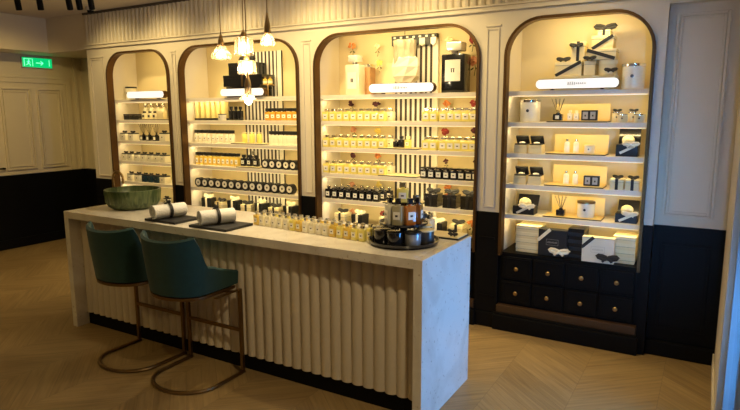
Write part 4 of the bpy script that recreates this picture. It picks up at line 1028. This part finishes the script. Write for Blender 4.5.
    bm = NB(); box(bm, -hx+q, hx-q, fy-.007, fy+.007, .288, .312, .002); part('footrest', bm, darkbrass_m, r)
    bm = NB()
    for sx in (-1, 1): box(bm, sx*hx-q, sx*hx+q, .0, fy+q, z0-.0195, z0-.0125)
    box(bm, -hx+q, hx-q, fy-.09, fy-.06, z0-.0195, z0-.0125)
    part('seat_bracket', bm, darkbrass_m, r)
    return r
s1 = make_stool(-2.20, -1.87, 'teal velvet bar stool with brass floor loop, nearer the middle of the counter')
clone(s1, (-2.775, -1.85, 0), 0, 'teal velvet bar stool further left, partly behind the other stool')
# low brass stool glimpsed beyond the left end of the counter
r = thing('side_stool', 'brass-legged stool just visible past the left end of the counter', 'stool', (-4.02, -1.36, 0))
bm = NB(); lathe(bm, 0, 0, [(0, .30), (.14, .30), (.15, .315), (.15, .355), (.14, .37), (0, .37)], 32); part('seat', bm, teal_m, r, smooth=True)
for sx, sy in ((-1, -1), (1, -1), (1, 1), (-1, 1)):
    bm = NB(); tube(bm, [(sx*.07, sy*.12, .012), (sx*.07, sy*.12, .3)], .011, 8); part('leg', bm, darkbrass_m, r, smooth=True)
bm = NB(); tube(bm, [(.098*math.cos(2*PI*k/32)*1.4, .098*math.sin(2*PI*k/32)*1.4, .012) for k in range(32)], .011, 8, closed=True); part('floor_ring', bm, darkbrass_m, r, smooth=True)

# ------------------------------------------------------------------ pendants
def pendant(x, y, z_neck, z_top, z_bot, rt, rb, style, label):
    r = thing('glass_pendant', label, 'pendant lamp', (x, y, z_bot))
    h = z_top-z_bot
    bm = NB(); tube(bm, [(0, 0, z_neck-z_bot), (0, 0, HC-z_bot-.02)], .0035, 6); part('cord', bm, darkbrass_m, r)
    bm = NB(); cyl(bm, 0, 0, HC-z_bot-.02, HC-z_bot-.001, .05); part('ceiling_rose', bm, brass_m, r, smooth=True)
    bm = NB(); hh = z_neck-z_top
    lathe(bm, 0, 0, [(0, h-.01), (.020, h-.01), (.022, h+.0), (.018, h+hh*.4), (.009, h+hh*.8), (.006, h+hh), (0, h+hh)], 20); part('lamp_holder', bm, brass_m, r, smooth=True)
    if style == 'bell': prof = [(.020, h), (.026, h*.86), (rt, h*.62), (rb*.95, h*.34), (rb, h*.16), (rb*.9, .0)]
    elif style == 'drum': prof = [(.022, h), (rt*.8, h*.97), (rb*.97, h*.84), (rb, h*.45), (rb*.98, 0)]
    elif style == 'cone': prof = [(.018, h), (.022, h*.8), (rt, h*.45), (rb, .0)]
    n = 32; bm = NB(); rings = []
    for i, (rr, z) in enumerate(prof):
        w_ = .035 if i > 0 else 0
        rings.append([bm.verts.new((rr*(1+w_*math.cos(k*PI))*math.cos(2*PI*k/n), rr*(1+w_*math.cos(k*PI))*math.sin(2*PI*k/n), z)) for k in range(n)])
    for (rr, z) in reversed(prof): rings.append([bm.verts.new(((rr-.005)*math.cos(2*PI*k/n), (rr-.005)*math.sin(2*PI*k/n), z)) for k in range(n)])
    for A_, B_ in zip(rings, rings[1:]):
        for k in range(n): bm.faces.new((A_[k], A_[(k+1) % n], B_[(k+1) % n], B_[k]))
    part('glass_shade', bm, lampglass_m, r, smooth=True)
    bz = h*.30 if style != 'cone' else -.015
    bm = NB(); ball(bm, (0, 0, bz+.01), .026, 1, 1, 1.15, 2); part('bulb', bm, bulb_m, r, smooth=True)
    bm = NB(); cyl(bm, 0, 0, bz+.038, h-.0101, .008, n=12); part('bulb_stem', bm, brass_m, r, smooth=True)
    if style == 'drum':
        bm = NB(); tube(bm, [(rb*1.0*math.cos(2*PI*k/32), rb*1.0*math.sin(2*PI*k/32), -.006) for k in range(32)], .006, 6, closed=True); part('rim', bm, lampglass_m, r, smooth=True)
    L = bpy.data.lights.new('pendant_light', 'POINT'); L.energy = 8.; L.color = (1., .78, .46); L.shadow_soft_size = .03
    o = bpy.data.objects.new('pendant_light', L); COL.objects.link(o); o.location = (x, y, z_bot-.05)
    return r
pendant(-2.375, -1.30, 2.251, 2.185, 2.082, .042, .068, 'bell', 'leftmost glass pendant with a bell-shaped shade')
pendant(-2.165, -1.30, 2.262, 2.222, 2.112, .052, .063, 'drum', 'cut-glass drum pendant, upper middle of the cluster')
pendant(-1.955, -1.30, 2.357, 2.235, 2.150, .034, .047, 'bell', 'rightmost and highest glass pendant on a long brass neck')
pendant(-2.216, -1.22, 2.135, 2.075, 1.990, .055, .062, 'drum', 'glass drum pendant directly under the upper middle one')
pendant(-2.088, -1.36, 1.974, 1.890, 1.800, .022, .058, 'cone', 'lowest pendant, a flared glass cone below the drum lamps')

# ------------------------------------------------------------------ exit sign, track spots, sensor
r = thing('exit_sign', 'glowing green emergency exit sign above the door on the left wall', 'exit sign', (XL+.001, .105, 2.29))
bm = NB(); box(bm, 0, .03, -.20, .20, 0, .135, .003); part('housing', bm, grey_m, r)
bm = NB(); box(bm, .0302, .034, -.192, .192, .008, .127); f_ = part('face', bm, mat('green_lit_face', (.0, .35, .12), .4, var=0, emit=(.0, .50, .14), es=1.2), r)
gm = mat('pale_green_pictogram', (.5, 1, .7), .4, var=0, emit=(.15, .9, .45), es=1.3)
bm = NB()
box(bm, .0342, .0355, -.175, -.165, .02, .115); box(bm, .0342, .0355, -.165, -.06, .108, .115); box(bm, .0342, .0355, -.067, -.06, .02, .108)
ball(bm, (.035, -.110, .095), .009, .2, 1, 1, 1)
def limb(a, b, w): 
    d = Vector((0, b[0]-a[0], b[1]-a[1])); L = d.length; ang = math.atan2(d.z, d.y)
    M = Matrix.Translation((.0348, (a[0]+b[0])/2, (a[1]+b[1])/2)) @ Matrix.Rotation(ang, 4, 'X'); box(bm, -.0006, .0006, -L/2, L/2, -w/2, w/2, M=M)
for a, b, w_ in (((-.112, .085), (-.120, .055), .016), ((-.120, .055), (-.095, .042), .009), ((-.095, .042), (-.098, .022), .008), ((-.120, .055), (-.135, .038), .009), ((-.135, .038), (-.152, .034), .008), ((-.112, .080), (-.090, .068), .007), ((-.114, .080), (-.138, .072), .007)): limb(a, b, w_)
for a, b, w_ in (((-.02, .065), (.07, .065), .012), ((.07, .065), (.04, .092), .011), ((.07, .065), (.04, .038), .011)): limb(a, b, w_)
box(bm, .0342, .0355, .150, .160, .03, .11)
part('pictogram', bm, gm, r)
def spotl(x, y, label, tiltx, tilty):
    r = thing('track_spotlight', label, 'spotlight', (x, y, HC-.001), 0, 'black ceiling spotlights at the far left')
    bm = NB(); cyl(bm, 0, 0, -.006, 0, .035); cyl(bm, 0, 0, -.035, -.006, .008, n=10); part('mount', bm, black_m, r, smooth=True)
    M = Matrix.Translation((0, 0, -.035)) @ Matrix.Rotation(tiltx, 4, 'X') @ Matrix.Rotation(tilty, 4, 'Y')
    bm = NB(); lathe(bm, 0, 0, [(0, 0.0), (.026, 0), (.028, -.01), (.028, -.115), (.022, -.115), (.022, -.10), (0, -.10)], 24, M); part('lamp_head', bm, black_m, r, smooth=True)
    return r
SP = [(-5.329, -1.016), (-5.14, -0.91), (-4.891, -0.77), (-4.805, -0.722), (-4.702, -0.664)]
for i, (x, y) in enumerate(SP): spotl(x, y, f'{ORD[i]} black ceiling spotlight from the left, above the door corner', .35 if i > 1 else .1, .3 if i > 1 else 0)
r = thing('smoke_detector', 'small dark-domed ceiling sensor beside the fluted frieze', 'sensor', (-5.35, -.22, HC-.001))
bm = NB(); lathe(bm, 0, 0, [(0, 0), (.055, 0), (.055, -.03), (.04, -.04), (0, -.04)], 28); part('base', bm, grey_m, r, smooth=True)
bm = NB(); lathe(bm, 0, 0, [(.036, -.0405), (.03, -.062), (.012, -.072), (0, -.073)], 24); part('dome', bm, black_m, r, smooth=True)

# ------------------------------------------------------------------ lights
def spot(x, y, tx, ty, tz, W, ang=70, col=(1., .72, .38), blend=.9, z=2.82):
    L = bpy.data.lights.new('downlight_and_fill', 'SPOT'); L.energy = W; L.color = col; L.spot_size = math.radians(ang); L.spot_blend = blend; L.shadow_soft_size = .04
    o = bpy.data.objects.new('downlight_and_fill', L); COL.objects.link(o); o.location = (x, y, z)
    o.rotation_euler = (Vector((tx, ty, tz))-Vector((x, y, z))).to_track_quat('-Z', 'Y').to_euler()
WC = (1., .75, .34); AC = (1., .70, .24)
for x, W in ((-5.2, 46), (-4.4, 66), (-3.4, 72), (-2.4, 84), (-1.4, 70), (-.3, 22)): spot(x, -.85, x, .08, 1.75, W*.8, 95, WC)
spot(-.2, -.75, -.1, -.55, 0, 95, 50, WC); spot(-5.0, -.8, -5.6, -.9, 0, 85, 70, WC)
spot(-2.7, -1.45, -2.7, -1.5, .9, 26, 50, (1., .84, .55)); spot(-1.6, -1.30, -1.6, -1.30, .9, 62, 52, WC)  # added lamps without a known fitting, to brighten towels and tester row
spot(.35, -2.75, -1.1, -1.62, .45, 105, 66, (1., .76, .42))  # invented lamp, lifts the fluted counter front from the right
for x, y, W in ((-3.6, -3.4, 34), (-5.6, -3.0, 26), (-1.9, -4.6, 26)): spot(x, y, x, y+.4, 0, W, 125, AC); spot(-4.9, -1.6, -7.0, -.2, 1.35, 36, 58, AC)  # unseen fill lamps added for room ambience and for the door wall
L = bpy.data.lights.new('daylight', 'AREA'); L.shape = 'RECTANGLE'; L.size = .9; L.size_y = .62; L.energy = 17; L.color = (.10, .40, 1.); L.spread = math.radians(120)
o = bpy.data.objects.new('daylight', L); COL.objects.link(o); o.location = (XR+.35, -1.27, .56); o.rotation_euler = (0, math.radians(90), 0)
L = bpy.data.lights.new('daylight', 'AREA'); L.shape = 'RECTANGLE'; L.size = 1.0; L.size_y = 2.0; L.energy = 78; L.color = (.16, .46, 1.); L.spread = math.radians(36)
o = bpy.data.objects.new('daylight', L); COL.objects.link(o); o.location = (1.25, -2.7, 1.3); o.rotation_euler = (Vector((.56, 0, 1.55))-Vector((1.25, -2.7, 1.3))).to_track_quat('-Z', 'Y').to_euler()
wd = bpy.data.worlds.new('World'); scene.world = wd; wd.use_nodes = True
bg = wd.node_tree.nodes['Background']; bg.inputs[0].default_value = (.30, .45, .65, 1); bg.inputs[1].default_value = .15

# ------------------------------------------------------------------ camera
cam = bpy.data.cameras.new('camera'); co = bpy.data.objects.new('camera', cam); COL.objects.link(co)
yaw, pitch, roll, f = 0.5323345391933867, -0.15943792141202523, 0.0038888537618586463, 580.1985402965531
cam.sensor_fit = 'HORIZONTAL'; cam.sensor_width = 36.; cam.lens = f/740*36.; cam.clip_start = .02
co.location = (0.624363403996634, -4.3596751260056665, 1.7161933384156667)
co.matrix_world = Matrix.Translation(co.location) @ Matrix.Rotation(yaw, 4, 'Z') @ Matrix.Rotation(PI/2+pitch, 4, 'X') @ Matrix.Rotation(-roll, 4, 'Z')
scene.camera = co
vs = scene.view_settings; vs.view_transform = 'Standard'; vs.look = 'None'; vs.gamma = 1.; vs.use_curve_mapping = False; vs.exposure = 0.
